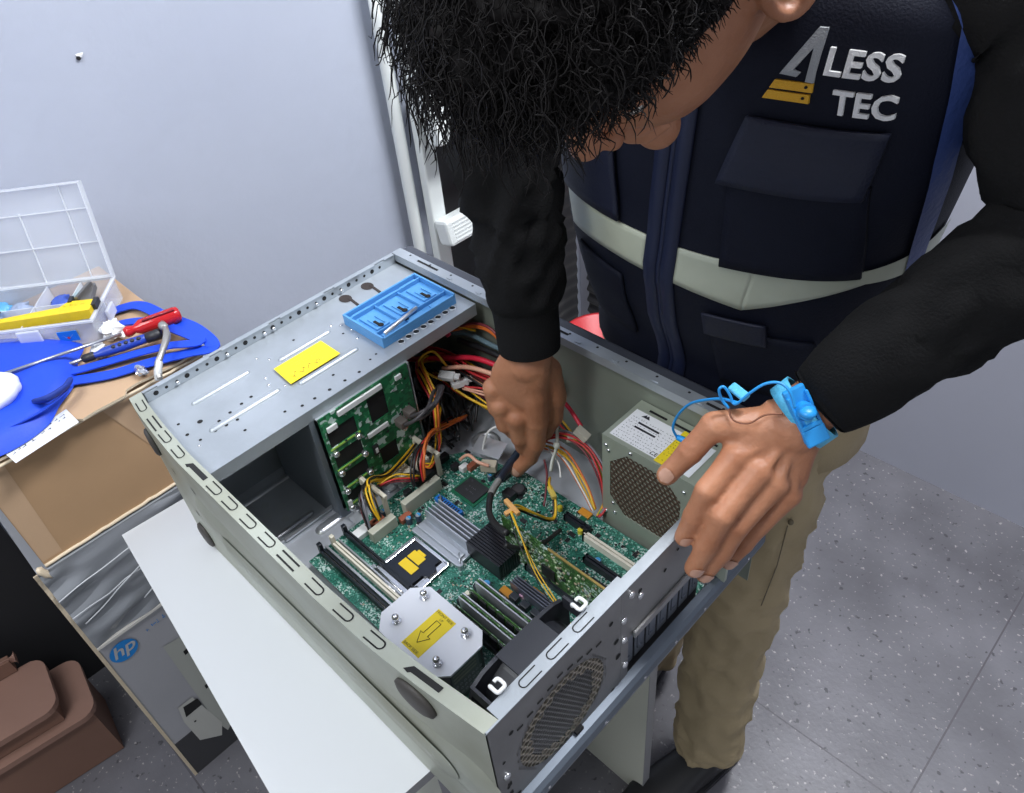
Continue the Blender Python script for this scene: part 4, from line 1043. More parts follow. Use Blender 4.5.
# ---- large square chip
m = MB(); m.m = 1; m.box((.272, .258, ZM), (.318, .298, ZM+.0012)); m.m = 0; m.box((.276, .262, ZM+.0012), (.314, .294, ZM+.0035), .0006); m.m = 2
scribble(m, (.288, .272, ZM+.0038), (1, 0, 0), (0, 1, 0), 5, .0025, .0025, 2); scribble(m, (.288, .279, ZM+.0038), (1, 0, 0), (0, 1, 0), 4, .0025, .0025, 3)
m.build('square_chip', [mat('chip_charcoal', (.03, .032, .035), .35), smd[4], inkg], board)
m = MB(); m.m = 0; m.box((.270, .231, ZM), (.318, .241, ZM+.009), .001); m.m = 1
for k in range(10): m.box((.274+.0042*k, .2335, ZM+.009), (.276+.0042*k, .2385, ZM+.0094))
m.build('drive_header', [mat('header_blue', (.01, .16, .55), .35), blackp], board, label='blue drive connector')
# ---- big cream power connectors with clips and the black port block
def conn(x0, y0, x1, y1, h, name, mt, n=0):
    m = MB(); m.box((x0, y0, ZM), (x1, y1, ZM+h), .001)
    return m.build(name, mt, board)
conn(.251, .190, .261, .254, .023, 'main_power_socket', mat('socket_grey_ivory', (.46, .46, .38), .4))
conn(.253, .132, .264, .172, .019, 'aux_power_socket', mat('socket_grey_ivory', (.46, .46, .38), .4))
m = MB()
for (x, y, l_, w_) in ((.222, .232, .016, .085), (.243, .285, .012, .022), (.228, .21, .012, .02)): m.box((x, y, ZM), (x+l_*.7, y+w_*.55, ZM+.010), .001); m.mk()
m.box((.216, .235, ZM), (.226, .300, ZM+.010), .001); m.mk()
m.build_each('pin_header', smd[0], board)
for (x, y) in ((.237, .138), (.240, .148), (.263, .300), (.262, .176)):
    m = MB(); m.m = 0; m.box((x-.003, y, ZM), (x+.006, y+.018, ZM+.009), .001); m.build('data_port', mat('port_rust', (.30, .09, .05), .45), board)
m = MB(); m.box((.231, .118, ZM), (.245, .142, ZM+.009), .001); m.mk(); m.box((.253, .292, ZM), (.262, .305, ZM+.009), .001); m.mk(); m.build_each('pin_header', white_p, board)
# capacitors
capt = mat('cap_sleeve_blue', (.05, .30, .62), .35)
for (px, py, r, h) in ((.272, .184, .0042, .011), (.278, .196, .0042, .011), (.300, .308, .0035, .009), (.424, .180, .0055, .011), (.436, .178, .0042, .009), (.503, .295, .0045, .009), (.345, .300, .004, .009), (.540, .262, .004, .009), (.235, .17, .004, .01)):
    m = MB(); m.m = 0; m.cyl((px, py, ZM), (px, py, ZM+h), r, n=16); m.m = 1; m.cyl((px, py, ZM+h), (px, py, ZM+h+.0004), r*.8, n=16); m.m = 2
    m.add([(px+r*.82*math.cos(t), py+r*.82*math.sin(t), ZM+h+.0006) for t in [PI*.0+PI*i/8 for i in range(9)]], [tuple(range(9))], False)
    m.build('capacitor', [mat('cap_dark', (.04, .06, .10), .35), alu, capt], board)
for (px, py) in ((.455, .318), (.565, .328), (.545, .300), (.41, .330)):
    m = MB(); m.cyl((px, py, ZM), (px, py, ZM+.007), .0035, n=14); m.build('capacitor', mat('cap_yellow', (.72, .60, .05), .4), board, label='small yellow capacitor')
for (px, py) in ((.44, .345), (.447, .190), (.475, .212)):
    m = MB(); m.box((px-.009, py-.004, ZM), (px+.009, py+.006, ZM+.004), .0006); m.build('orange_component', mat('component_orange', (.66, .28, .03), .4), board)
for (px, py) in ((.465, .20), (.495, .203)):
    m = MB(); m.cyl((px, py, ZM), (px, py, ZM+.006), .004, n=14); m.build('pink_component', mat('component_pink', (.62, .35, .48), .4), board)
# round black battery holder
m = MB(); m.cyl((.345, .318, ZM), (.345, .318, ZM+.006), .010, n=24); m.m = 1; m.cyl((.345, .318, ZM+.006), (.345, .318, ZM+.0068), .008, n=24); m.build('battery_holder', [smd[0], mat('cell_grey', (.10, .10, .11), .35, .5)], board)
m = MB(); m.box((.335, .296, ZM), (.352, .309, ZM+.012), .001); m.mk(); m.box((.300, .315, ZM), (.318, .332, ZM+.006), .001); m.mk(); m.build_each('black_block', smd[0], board)
# ---- right memory bank
for k, (y, cd) in enumerate(((.123, 1), (.136, 2), (.149, 1), (.163, 2))):
    dimm(.425, y, .128, ivory if k == 3 else ebony, cd, latch=cream_p if k in (0, 2) else ebony)
# ---- voltage regulator blocks with small fin sink
m = MB()
for k in range(4):
    for j in range(2): m.box((.455+.017*k, .186-.012*j, ZM), (.467+.017*k, .195-.012*j, ZM+.009), .001); m.mk()
m.build_each('choke_coil', mat('choke_dark', (.03, .035, .045), .35), board)
m = MB(); m.box((.447, .198, ZM+.002), (.505, .211, ZM+.005))
for k in range(4): m.box((.447, .198+.0037*k, ZM+.005), (.505, .1995+.0037*k, ZM+.017))
m.build('heat_sink', mat('sink_grey', (.16, .17, .22), .35, .6), board, label='small dark grey fin heat sink')
# ---- expansion sockets
def pci(x0, x1, y, mt, nm='expansion_slot', h=.011):
    m = MB(); m.m = 0; m.box((x0, y, ZM), (x1, y+.0032, ZM+h)); m.box((x0, y+.0052, ZM), (x1, y+.0084, ZM+h)); m.box((x0, y+.0032, ZM), (x1, y+.0052, ZM+h*.6)); m.box((x0, y, ZM), (x0+.003, y+.0084, ZM+h)); m.box((x0+(x1-x0)*.75, y, ZM), (x0+(x1-x0)*.75+.002, y+.0084, ZM+h)); m.build(nm, mt, board)
pci(.464, .585, .311, ivory); pci(.487, .58, .285, ebony); pci(.515, .60, .263, ebony); pci(.425, .465, .320, ebony); pci(.44, .57, .2300, ebony)
# ---- upright olive green riser card
m = MB(); m.m = 0
m.prism([(.408, ZM+.006), (.60, ZM+.006), (.60, .872), (.475, .872), (.470, .876), (.405, .876)], 0, .0016, Matrix(((1, 0, 0, 0), (0, 0, 1, .2330), (0, 1, 0, 0), (0, 0, 0, 1))))
rc = m.build('riser_card', pcb3, PC, label='olive green riser card standing in its slot')
m = MB()
for i in range(150):
    x = rnd.uniform(.415, .595); z = rnd.uniform(ZM+.012, .866); m.m = rnd.choice((0, 1, 2, 3, 3)); a = rnd.choice((.002, .0035)); m.box((x, .2318, z), (x+a, .2330, z+.0022))
m.m = 3; scribble(m, (.435, .2327, .861), (1, 0, 0), (0, 0, 1), 22, .003, .003, 9)
m.m = 0; m.box((.47, .2305, .82), (.49, .2330, .838)); m.m = 4; m.box((.48, .2326, .8725), (.60, .2352, .8745))
o = m.build('card_component', [smd[0], smd[1], smd[2], mat('card_print', (.5, .6, .4), .5), mat('gold_edge', (.5, .36, .12), .35, .5)], rc); o['kind'] = 'stuff'
# ---- second processor cooler: louvred block with octagonal lid
cx0, cx1, cy0, cy1 = .398, .511, .036, .110
zt2 = .872
def octo(x0, y0, x1, y1, c): return [(x0+c, y0), (x1-c, y0), (x1, y0+c), (x1, y1-c*.8), (x1-c*.8, y1), (x0+c, y1), (x0, y1-c), (x0, y0+c)]
m = MB(); m.prism(octo(cx0, cy0, cx1, cy1, .016), zt2-.003, zt2); cool = m.build('processor_cooler', mat('cooler_lid', (.74, .76, .82), .42, .15), PC, label='pale metal octagonal cooler lid')
m = MB(); m.m = 0; m.prism(octo(cx0+.004, cy0+.004, cx1-.004, cy1-.004, .013), ZM+.004, zt2-.003); m.build('cooler_core', [mat('cooler_dark', (.045, .048, .055), .4, .3)], cool)
m = MB(); m.m = 0
zz = zt2-.008; x = cx1-.0035
m.add([V((x, cy0+.018, ZM+.012)), V((x, cy1-.018, ZM+.012)), V((x, cy1-.018, zz)), V((x, cy0+.018, zz))], [(0, 1, 2, 3)], False); m.m = 1
for r_i in range(3): m.box((x, cy0+.020, zz-.008-.006*r_i), (x+.0003, cy1-.022, zz-.005-.006*r_i))
m.m = 2
for r_i in range(3):
    for k in range(7): m.ring((x+.0002, cy0+.022+.0058*k, zz-.028-.008*r_i), (1, 0, 0), .0012, .002, .0003, 10)
m.build('side_print', [mat('label_grey', (.12, .125, .14), .45), mat('print_stripe', (.26, .26, .22), .5), mat('print_round', (.30, .31, .34), .5)], cool)
for (x, y) in ((cx0+.022, cy0+.020), (cx0+.022, cy1-.014), (cx1-.02, cy0+.016), (cx1-.022, cy1-.016)):
    m = MB(); m.cyl((x, y, zt2), (x, y, zt2+.0018), .0052, n=18); m.cyl((x, y, zt2+.0018), (x, y, zt2+.008), .0030, .0026, n=14); m.ball((x, y, zt2+.0085), .0042, sz=.9, n=9); m.build('spring_screw', chrome, cool)
lab = MB(); lab.m = 0
lx0, lx1 = .427, .480; ly0, ly1 = .036, .110
lx0, lx1, ly0, ly1 = .443, .471, .043, .097
lab.box((lx0, ly0, zt2), (lx1, ly1, zt2+.0004)); lab.m = 1
zi = zt2+.0007
put_text(lab, 'FRONT SIDE', .0082, (lx0+.001, ly1-.003, zi), (1, 0, 0), (0, 1, 0)) if False else None
ux, uy = V((1, 0, 0)), V((0, 1, 0))
put_text(lab, 'FRONT SIDE', .0046, V((lx0+.0008, ly1-.0048, zi)), ux, uy); put_text(lab, 'UP', .004, V((lx0+.011, ly1-.0095, zi)), ux, uy)
put_text(lab, 'BACK SIDE', .0046, V((lx0+.0015, ly0+.0015, zi)), ux, uy)
# outlined arrow pointing to the back side
ac = V(((lx0+lx1)/2-.001, (ly0+ly1)/2, zi))
sh = [(-.0035, .0155), (.0035, .0155), (.0035, -.004), (.0075, -.004), (0, -.016), (-.0075, -.004), (-.0035, -.004)]
for i in range(7):
    a = ac + V((*sh[i], 0)); b = ac + V((*sh[(i+1) % 7], 0)); lab.tube([a, b], .0004, 4)
lab.build('arrow_label', [yellow, mat('label_ink', (.14, .11, .02), .6)], cool, label='yellow label with an outlined arrow')

# ------------------------------------------------------------ cable duct clips (cream)
def clip(p, h, lab_):
    m = MB(); x, y, z = p
    m.box((x-.010, y-.008, ZP), (x+.006, y+.008, ZP+.004), .001); m.box((x-.003, y-.003, ZP+.002), (x+.003, y+.003, ZP+h), .001)
    m.box((x-.050, y-.003, ZP+h-.006), (x+.006, y+.003, ZP+h), .001); m.box((x-.050, y-.003, ZP+h-.014), (x-.046, y+.003, ZP+h), .001)
    m.build('cable_clip', cream_p, PC)
clip((.240, .174, 0), .060, ''); clip((.238, .270, 0), .062, '')
m = MB(); 
for (x, y) in ((.165, .150), (.19, .14), (.168, .205), (.196, .222), (.205, .128)):
    m.box((x, y, ZP), (x+.030, y+.016, ZP+.007), .003); m.mk()
m.build_each('tray_standoff', mat('standoff_pale', (.60, .63, .68), .35, .3), PC)

# ------------------------------------------------------------ wires
WN = 0
def wire(pts, c, r=.0014, name='wire', k=6):
    global WN
    m = MB(); m.tube(spline(pts, k), r, 6); WN += 1
    return m.build(name, wire_cols[c] if isinstance(c, str) else c, PC)
def bundle(pts, cols, r=.0014, spread=.0028, seed=0, k=6, parent=None):
    rnd = random.Random(seed)
    n = len(cols)
    for i, c in enumerate(cols):
        a = 2*PI*i/n; off = V((math.cos(a), math.sin(a)*.9, math.sin(a+.7)*.8))*spread*math.sqrt(n/3)
        pp = []
        for j, p in enumerate(pts):
            e = .45 if j in (0, len(pts)-1) else 1.
            jit = V((rnd.uniform(-1, 1), rnd.uniform(-1, 1), rnd.uniform(-1, 1)))*spread*.55
            pp.append(V(p)+(off+jit)*e)
        wire(pp, c, r, k=k)
# main power loom into the big ivory socket
bundle([(.2535, .232, .834), (.245, .240, .858), (.234, .258, .868), (.220, .280, .862), (.205, .310, .842), (.20, .36, .825)], ['org', 'org', 'org', 'blk', 'blk', 'red'], .0014, .0034, 3)
bundle([(.2535, .215, .834), (.246, .222, .852), (.236, .240, .866), (.222, .270, .862), (.20, .31, .842), (.18, .35, .82)], ['blk', 'red', 'blk'], .0014, .0034, 13)
# aux power wires, black and yellow, into the smaller socket
bundle([(.256, .152, .828), (.246, .154, .850), (.228, .160, .862), (.214, .176, .852), (.208, .20, .835), (.20, .235, .83), (.19, .27, .832)], ['yel', 'blk', 'yel', 'blk', 'yel', 'blk', 'yel'], .0014, .0034, 4)
bundle([(.248, .138, .812), (.236, .143, .84), (.222, .155, .852), (.213, .172, .84)], ['gry', 'gry', 'mar', 'blk'], .0016, .003, 5)
# yellow / red / black to the backplane sockets
bundle([(.216, .232, .812), (.232, .236, .818), (.236, .225, .83), (.222, .205, .836), (.214, .186, .834)], ['red', 'yel', 'blk', 'yel', 'blk', 'mar'], .0013, .0032, 6)
bundle([(.216, .262, .812), (.230, .266, .82), (.226, .285, .84), (.20, .31, .85), (.17, .34, .845)], ['red', 'yel', 'blk', 'yel', 'org'], .0013, .003, 7)
# orange wide flat bundle rising between cage and clip
bundle([(.215, .295, .85), (.195, .315, .885), (.165, .325, .905), (.13, .345, .90), (.10, .38, .87), (.08, .41, .84)], ['org', 'yel', 'org', 'red', 'red', 'yel'], .0018, .0036, 8)
# grey data cables looped over backplane
for k, (dy, dz) in enumerate(((0, 0), (.012, .006), (.018, -.004))):
    wire([(.203, .252+dy, .89+dz), (.222, .258+dy, .905+dz), (.226, .28+dy, .915), (.20, .31+dy, .905), (.17, .34, .88), (.14, .37, .85), (.11, .40, .82)], mat('sata_grey', (.06, .055, .06), .45), .0028)
rb = random.Random(77)
for k in range(26):
    x0, y0 = rb.uniform(.19, .225), rb.uniform(.29, .37)
    pts = [(x0, y0, rb.uniform(.80, .83))]
    for q in range(5): x0 -= rb.uniform(.01, .04); y0 += rb.uniform(-.012, .03); pts.append((max(.03, x0), min(.425, y0), rb.uniform(.80, .865)))
    wire(pts, 'blk', rb.uniform(.0014, .0026), k=4)
# many-coloured looms running from the supply across the back wall to the bays
base = [(.47, .425, .84), (.42, .40, .83), (.36, .41, .845), (.30, .415, .86), (.24, .41, .865), (.18, .405, .87), (.12, .405, .87), (.06, .40, .86)]
bundle([V(p)+V((0, 0, .0)) for p in base[2:]], ['red', 'yel', 'blk', 'org', 'blk', 'yel', 'red', 'mar'], .0015, .0055, 9)
bundle([V(p)+V((0, -.014, .012)) for p in base[3:]], ['red', 'red', 'org', 'pnk', 'blk'], .0018, .0050, 10)
bundle([V(p)+V((0, -.030, -.012)) for p in base[3:7]], ['yel', 'blk', 'mar', 'yel', 'red'], .0014, .0050, 12)
# thick scarlet lead, teal grey sleeve
wire([(.30, .425, .90), (.24, .41, .905), (.19, .40, .905), (.14, .385, .89), (.09, .375, .87), (.05, .37, .85)], mat('scarlet_lead', (.62, .02, .05), .35), .0042)
wire([(.30, .41, .90), (.24, .395, .902), (.19, .385, .898), (.15, .37, .885)], 'pnk', .0036)
wire([(.33, .432, .91), (.27, .425, .925), (.21, .42, .925), (.15, .42, .92), (.10, .41, .90)], 'blu', .0040)
wire([(.32, .428, .90), (.26, .418, .915), (.20, .415, .915), (.14, .415, .905)], 'blk', .0045)
# orange arc against the inner wall
for k in range(3):
    wire([(.215+.004*k, .430, .87), (.222+.003*k, .428, .915), (.205, .427, .94+.003*k), (.165, .425, .935+.003*k), (.12, .41, .915), (.07, .40, .90)], ('org', 'org', 'mar')[k], .0022)
wire([(.17, .425, .93), (.12, .41, .928), (.08, .39, .915), (.03, .38, .90)], 'yel', .0016)
# loose white plugs and their leads
for (p, rz, rx) in (((.168, .362, .885), .5, .3), ((.182, .372, .872), 1.2, -.2)):
    m = MB(); M = Matrix.Translation(p) @ Matrix.Rotation(rz, 4, 'Z') @ Matrix.Rotation(rx, 4, 'X'); m.boxm(M, (.024, .013, .009), .001)
    m.boxm(M @ Matrix.Translation((.016, 0, .001)), (.008, .009, .006), .001)
    for k in range(4): m.boxm(M @ Matrix.Translation((-.008+.005*k, 0, .0048)), (.003, .008, .0008))
    m.build('loose_plug', white_p, PC)
wire([(.165, .355, .88), (.145, .345, .89), (.13, .345, .905), (.14, .365, .915), (.16, .37, .895)], 'yel', .0018)
wire([(.16, .365, .88), (.19, .375, .87), (.22, .38, .865), (.26, .385, .86)], 'mar', .0016); wire([(.18, .36, .87), (.21, .365, .862), (.25, .372, .858)], 'yel', .002)
bundle([(.19, .372, .868), (.22, .38, .87), (.25, .39, .868), (.29, .40, .865)], ['pnk', 'red', 'mar', 'pnk'], .0015, .003, 15)
m = MB(); m.boxm(Matrix.Translation((.133, .40, .925)) @ Matrix.Rotation(.6, 4, 'Y'), (.014, .007, .006), .001); m.m = 1; m.boxm(Matrix.Translation((.122, .397, .918)) @ Matrix.Rotation(.6, 4, 'Y'), (.008, .006, .005), .001); m.build('loose_plug', [mat('pink_plug', (.72, .05, .12), .4), white_p], PC, label='small pink and white plug')
# loom near the supply: yellow, red ribbon, green, grey
bundle([(.33, .36, .84), (.36, .385, .87), (.40, .392, .87), (.435, .385, .85), (.455, .37, .82), (.46, .35, .81)], ['red', 'gry', 'grn', 'yel', 'mar', 'red'], .0015, .0034, 16)
bundle([(.30, .38, .83), (.34, .372, .845), (.38, .375, .85), (.42, .365, .83), (.45, .352, .812)], ['yel', 'org', 'yel', 'org', 'wht'], .0014, .0036, 17)
wire([(.34, .41, .91), (.365, .405, .905), (.39, .40, .89)], mat('scarlet_lead', (.62, .02, .05), .35), .003)
m = MB(); M = Matrix.Translation((.398, .392, .888)) @ Matrix.Rotation(.2, 4, 'Z') @ Matrix.Rotation(.6, 4, 'Y'); m.boxm(M, (.020, .012, .010), .001); m.build('loose_plug', mat('plug_old_white', (.55, .52, .44), .4), PC)
m = MB(); M = Matrix.Translation((.378, .392, .868)) @ Matrix.Rotation(.9, 4, 'Z') @ Matrix.Rotation(.3, 4, 'Y'); m.boxm(M, (.012, .010, .009), .001); m.build('loose_plug', mat('plug_old_white', (.55, .52, .44), .4), PC)
# translucent tie strap
m = MB(); m.tube(spline([(.36, .385, .885), (.375, .368, .872), (.382, .350, .86), (.386, .342, .85)], 4), .0028, 6, flat=.4); m.ball((.376, .366, .873), .005, n=6); m.build('cable_tie', mat('nylon_milky', (.55, .58, .52), .3), PC)
# yellow pair down the card
bundle([(.38, .345, .83), (.395, .328, .84), (.413, .318, .832), (.425, .300, .822), (.42, .275, .85), (.41, .255, .875), (.42, .236, .888)], ['yel', 'yel', 'blk'], .0015, .0018, 18)
bundle([(.42, .236, .888), (.445, .222, .885), (.485, .205, .865), (.53, .195, .845), (.562, .19, .825)], ['yel', 'yel', 'blk'], .00085, .0034, 19)
m = MB(); M = Matrix.Translation((.404, .323, .838)) @ Matrix.Rotation(-.5, 4, 'Z'); m.boxm(M, (.020, .007, .006), .001); m.build('tape_band', mat('tape_yellow', (.62, .48, .10), .4), PC)
m = MB(); M = Matrix.Translation((.413, .245, .886)) @ Matrix.Rotation(-.2, 4, 'Z'); m.boxm(M, (.028, .006, .006), .001); m.boxm(M @ Matrix.Translation((.004, -.007, 0)), (.006, .012, .005), .001); m.build('wire_tie', mat('tie_orange', (.68, .36, .12), .4), PC)
wire([(.365, .352, .85), (.375, .345, .835), (.385, .330, .815), (.392, .318, .806)], 'mar', .0015)
wire([(.36, .365, .86), (.385, .358, .852), (.40, .345, .845)], 'wht', .0013)
# grey folded plate beside the plug and thin white lead
m = MB(); m.boxm(Matrix.Translation((.262, .345, .812)) @ Matrix.Rotation(.3, 4, 'Z') @ Matrix.Rotation(.15, 4, 'X'), (.045, .030, .0015)); m.build('metal_plate', alu, PC)
wire([(.255, .335, .80), (.262, .345, .84), (.275, .36, .85), (.30, .37, .84)], 'wht', .0018)
# black sleeved lead that the fingers hold, plugging into the card
slv = mat('sleeve_navy', (.012, .02, .035), .4)
wire([(0.3174, 0.3761, 0.8380), (0.3176, 0.3512, 0.8340), (0.3241, 0.3225, 0.8320), (0.3314, 0.2978, 0.8320)], slv, .0062)
wire([(0.3314, 0.2978, 0.8320), (0.3363, 0.2834, 0.8320), (0.3414, 0.2729, 0.8330)], mat('sleeve_grey', (.25, .25, .24), .4), .0050)
wire([(0.3414, 0.2729, 0.8330), (0.3542, 0.2569, 0.8350), (0.3717, 0.2423, 0.8420), (0.3993, 0.2277, 0.8580), (0.4287, 0.2189, 0.8750)], mat('sleeve_black', (.02, .02, .022), .45), .0044)
m = MB(); M = Matrix.Translation((0.2953, 0.3132, 0.8220)); m.boxm(M @ Matrix.Rotation(.6, 4, 'Z'), (.022, .014, .012), .001); m.build('loose_plug', mat('plug_beige', (.50, .44, .34), .4), PC)
wire([(0.3013, 0.3084, 0.8300), (0.2880, 0.3010, 0.8350), (0.2677, 0.3014, 0.8350), (0.2540, 0.2964, 0.8200)], 'pnk', .0025)
wire([(0.4397, 0.2970, 0.8150), (0.4448, 0.2551, 0.8300), (0.4468, 0.2206, 0.8600), (0.4393, 0.2048, 0.8750)], mat('sleeve_black', (.02, .02, .022), .45), .003)
# ============================================================ the technician
skin = bpy.data.materials.new('skin'); skin.use_nodes = True
def _sk():
    nt = skin.node_tree; b = nt.nodes['Principled BSDF']; b.inputs['Roughness'].default_value = .48
    b.inputs['Subsurface Weight'].default_value = .08; b.inputs['Subsurface Radius'].default_value = (.01, .004, .002); b.inputs['Subsurface Scale'].default_value = .5
    tc = nt.nodes.new('ShaderNodeTexCoord'); n = nt.nodes.new('ShaderNodeTexNoise'); n.inputs['Scale'].default_value = 28; n.inputs['Detail'].default_value = 5
    nt.links.new(tc.outputs['Object'], n.inputs['Vector']); r = nt.nodes.new('ShaderNodeValToRGB'); r.color_ramp.elements[0].position = .3; r.color_ramp.elements[1].position = .7
    r.color_ramp.elements[0].color = (.36, .145, .072, 1); r.color_ramp.elements[1].color = (.47, .215, .118, 1)
    nt.links.new(n.outputs['Fac'], r.inputs['Fac']); nt.links.new(r.outputs['Color'], b.inputs['Base Color'])
    n2 = nt.nodes.new('ShaderNodeTexNoise'); n2.inputs['Scale'].default_value = 190; n2.inputs['Detail'].default_value = 6; nt.links.new(tc.outputs['Object'], n2.inputs['Vector'])
    bp = nt.nodes.new('ShaderNodeBump'); bp.inputs['Strength'].default_value = .45; bp.inputs['Distance'].default_value = .0016; nt.links.new(n2.outputs['Fac'], bp.inputs['Height']); nt.links.new(bp.outputs['Normal'], b.inputs['Normal'])
_sk()
PR = thing('person', 'person with curly black hair bending over the open computer in dark blue work vest', 'person', (.5, .55, 0))
def cap_rings(path, rad):
    """tapered limb with rounded ends"""
    path = [V(p) for p in path]
    m_ = MB(); m_.tube(path, rad, 14)
    return m_
bd = MB()
def limb(path, rad, k=4, n=14, flat=1., up=None):
    bd.tube(spline(path, k), rspl(rad, k), n, flat=flat, up=up)
    bd.ball(path[0], rad[0]*.98, n=8); bd.ball(path[-1], rad[-1]*.98, n=8)
def finger(j, r):
    j = [V(p) for p in j]
    for i in range(len(j)-1):
        mid = lerp(j[i], j[i+1], .5)
        bd.tube([j[i], mid, j[i+1]], [r[i], (r[i]+r[i+1])/2*.94, r[i+1]], 12)
        bd.ball(j[i], r[i]*1.03, n=8)
    bd.ball(j[-1], r[-1], n=8)
def palm(wr, im, pm, wv, th, hw0, hw1, nrm):
    """palm as a soft slab from wrist to the knuckle row"""
    wr, im, pm = V(wr), V(im), V(pm); mid = lerp(im, pm, .5); rings = []
    N = 10
    for i in range(N+1):
        t = i/N; c = lerp(wr, mid, t) - V(nrm)*(.004*t); wd = lerp(V(wv), (im-pm).normalized(), min(1, t*1.3)).normalized()
        ax = (mid-wr).normalized(); nn = ax.cross(wd).normalized()
        hw = interp(t, (0, .35, .7, 1), (hw0, hw0*1.12, hw1, hw1*.97)); h = interp(t, (0, .3, .8, 1), (th*1.05, th*1.1, th*.85, th*.6))
        rings.append([c + wd*hw*math.copysign(abs(math.cos(a))**.75, math.cos(a)) + nn*h*math.copysign(abs(math.sin(a))**.85, math.sin(a)) for a in [2*PI*k/22 for k in range(22)]])
    bd.loft(rings)
# --- left hand resting on the rear edge of the computer
LW = V((0.6812, 0.3597, 1.1080)); LE = V((0.7952, 0.5024, 1.2707)); LS = V((.728, .545, 1.410))
Lidx = [(0.6568, 0.3039, 1.0866), (0.6516, 0.2709, 1.0660), (0.6459, 0.2629, 1.0345), (0.6402, 0.2588, 1.0030)]
Lmid = [(0.6773, 0.3086, 1.0773), (0.6704, 0.2686, 1.0483), (0.6646, 0.2607, 1.0110), (0.6573, 0.2534, 0.9753)]
Lrin = [(0.6912, 0.3186, 1.0640), (0.6804, 0.2824, 1.0292), (0.6733, 0.2735, 0.9921), (0.6625, 0.2648, 0.9584)]
Lpin = [(0.7014, 0.3297, 1.0471), (0.6890, 0.3094, 1.0120), (0.6812, 0.3003, 0.9844), (0.6726, 0.2905, 0.9601)]
Lthu = [(0.6636, 0.3394, 1.1001), (0.6301, 0.3086, 1.1052), (0.6188, 0.2908, 1.0786), (0.6057, 0.2757, 1.0511)]
finger(Lidx, [.0138, .0118, .0108, .0096]); finger(Lmid, [.0138, .0120, .0110, .0098]); finger(Lrin, [.0132, .0112, .0102, .0090]); finger(Lpin, [.0122, .0100, .0090, .0080])
finger(Lthu, [.0185, .0135, .0122, .0104])
nrmL = (V(Lidx[0])-LW).cross(V(Lpin[0])-LW).normalized()
camd = V((.56, -.50, .66))
if nrmL.dot(camd) < 0: nrmL = -nrmL
wvL = (V(Lidx[0])-V(Lpin[0])).normalized()
palm(LW, V(Lidx[0]), V(Lpin[0]), wvL, .0180, .031, .043, nrmL)
bd.tube([V(Lidx[0])-nrmL*.003, V(Lpin[0])-nrmL*.003], [.0145, .0125], 14)
bd.add([lerp(V(Lidx[0]), V(Lidx[1]), .35)+nrmL*.004, lerp(V(Lpin[0]), V(Lpin[1]), .35)+nrmL*.003, lerp(LW, V(Lpin[0]), .5), lerp(LW, V(Lidx[0]), .5), lerp(V(Lidx[0]), V(Lidx[1]), .35)-nrmL*.008, lerp(V(Lpin[0]), V(Lpin[1]), .35)-nrmL*.008, lerp(LW, V(Lpin[0]), .5)-nrmL*.01, lerp(LW, V(Lidx[0]), .5)-nrmL*.01], [(0, 1, 2, 3), (4, 5, 6, 7), (0, 1, 5, 4), (1, 2, 6, 5), (2, 3, 7, 6), (3, 0, 4, 7)])
bd.tube([lerp(LW, V(Lthu[0]), .2), V(Lthu[0]), V(Lthu[1])], [.018, .0205, .0140], 12)
# tendons
for f_, r_ in ((Lidx, .0042), (Lmid, .0042), (Lrin, .004), (Lpin, .0038)):
    a = lerp(LW, V(f_[0]), .25)+nrmL*.0105; b = V(f_[0])+nrmL*.0078; bd.tube([a, lerp(a, b, .5), b], [r_*.6, r_, r_*1.3], 8)
limb([LW+(LW-V(Lmid[0]))*-.12, LW, lerp(LW, LE, .18), lerp(LW, LE, .55), LE], [.029, .027, .0275, .034, .037], flat=.8, up=nrmL)
limb([LE, lerp(LE, LS, .5), LS, (.56, .52, 1.42)], [.036, .040, .045, .05])
# --- right hand reaching into the case
RW = V((0.3593, 0.3484, 1.0319)); RE = V((0.3213, 0.3775, 1.2904)); RS = V((.305, .560, 1.405))
Ridx = [(0.3639, 0.3458, 0.9246), (0.3592, 0.3452, 0.8827), (0.3479, 0.3427, 0.8511), (0.3303, 0.3325, 0.8220)]
Rmid = [(0.3448, 0.3299, 0.9318), (0.3432, 0.3329, 0.8931), (0.3393, 0.3400, 0.8685), (0.3366, 0.3471, 0.8535)]
Rrin = [(0.3269, 0.3213, 0.9481), (0.3288, 0.3224, 0.9155), (0.3280, 0.3354, 0.8927), (0.3288, 0.3464, 0.8792)]
Rpin = [(0.3166, 0.3206, 0.9713), (0.3189, 0.3193, 0.9398), (0.3203, 0.3297, 0.9192), (0.3212, 0.3401, 0.9050)]
Rthu = [(0.3600, 0.3702, 0.9873), (0.3672, 0.3758, 0.9445), (0.3645, 0.3744, 0.9110), (0.3524, 0.3698, 0.8799)]
finger(Ridx, [.0150, .0130, .0118, .0104]); finger(Rmid, [.0150, .0126, .0112, .010]); finger(Rrin, [.0145, .0120, .0108, .0095]); finger(Rpin, [.0135, .0110, .0098, .009])
finger(Rthu, [.0210, .0160, .0135, .0115])
nrmR = (V(Ridx[0])-RW).cross(V(Rpin[0])-RW).normalized()
if nrmR.dot(camd) < 0: nrmR = -nrmR
palm(RW, V(Ridx[0]), V(Rpin[0]), (V(Ridx[0])-V(Rpin[0])).normalized(), .0215, .033, .044, nrmR)
bd.tube([RW, lerp(RW, V(Ridx[0]), .6), V(Ridx[0])], [.020, .019, .015], 12); bd.tube([V(Ridx[0])-nrmR*.003, V(Rpin[0])-nrmR*.003], [.016, .0145], 14); bd.tube([lerp(RW, V(Rthu[0]), .3), V(Rthu[0]), V(Rthu[1])], [.018, .021, .017], 12)
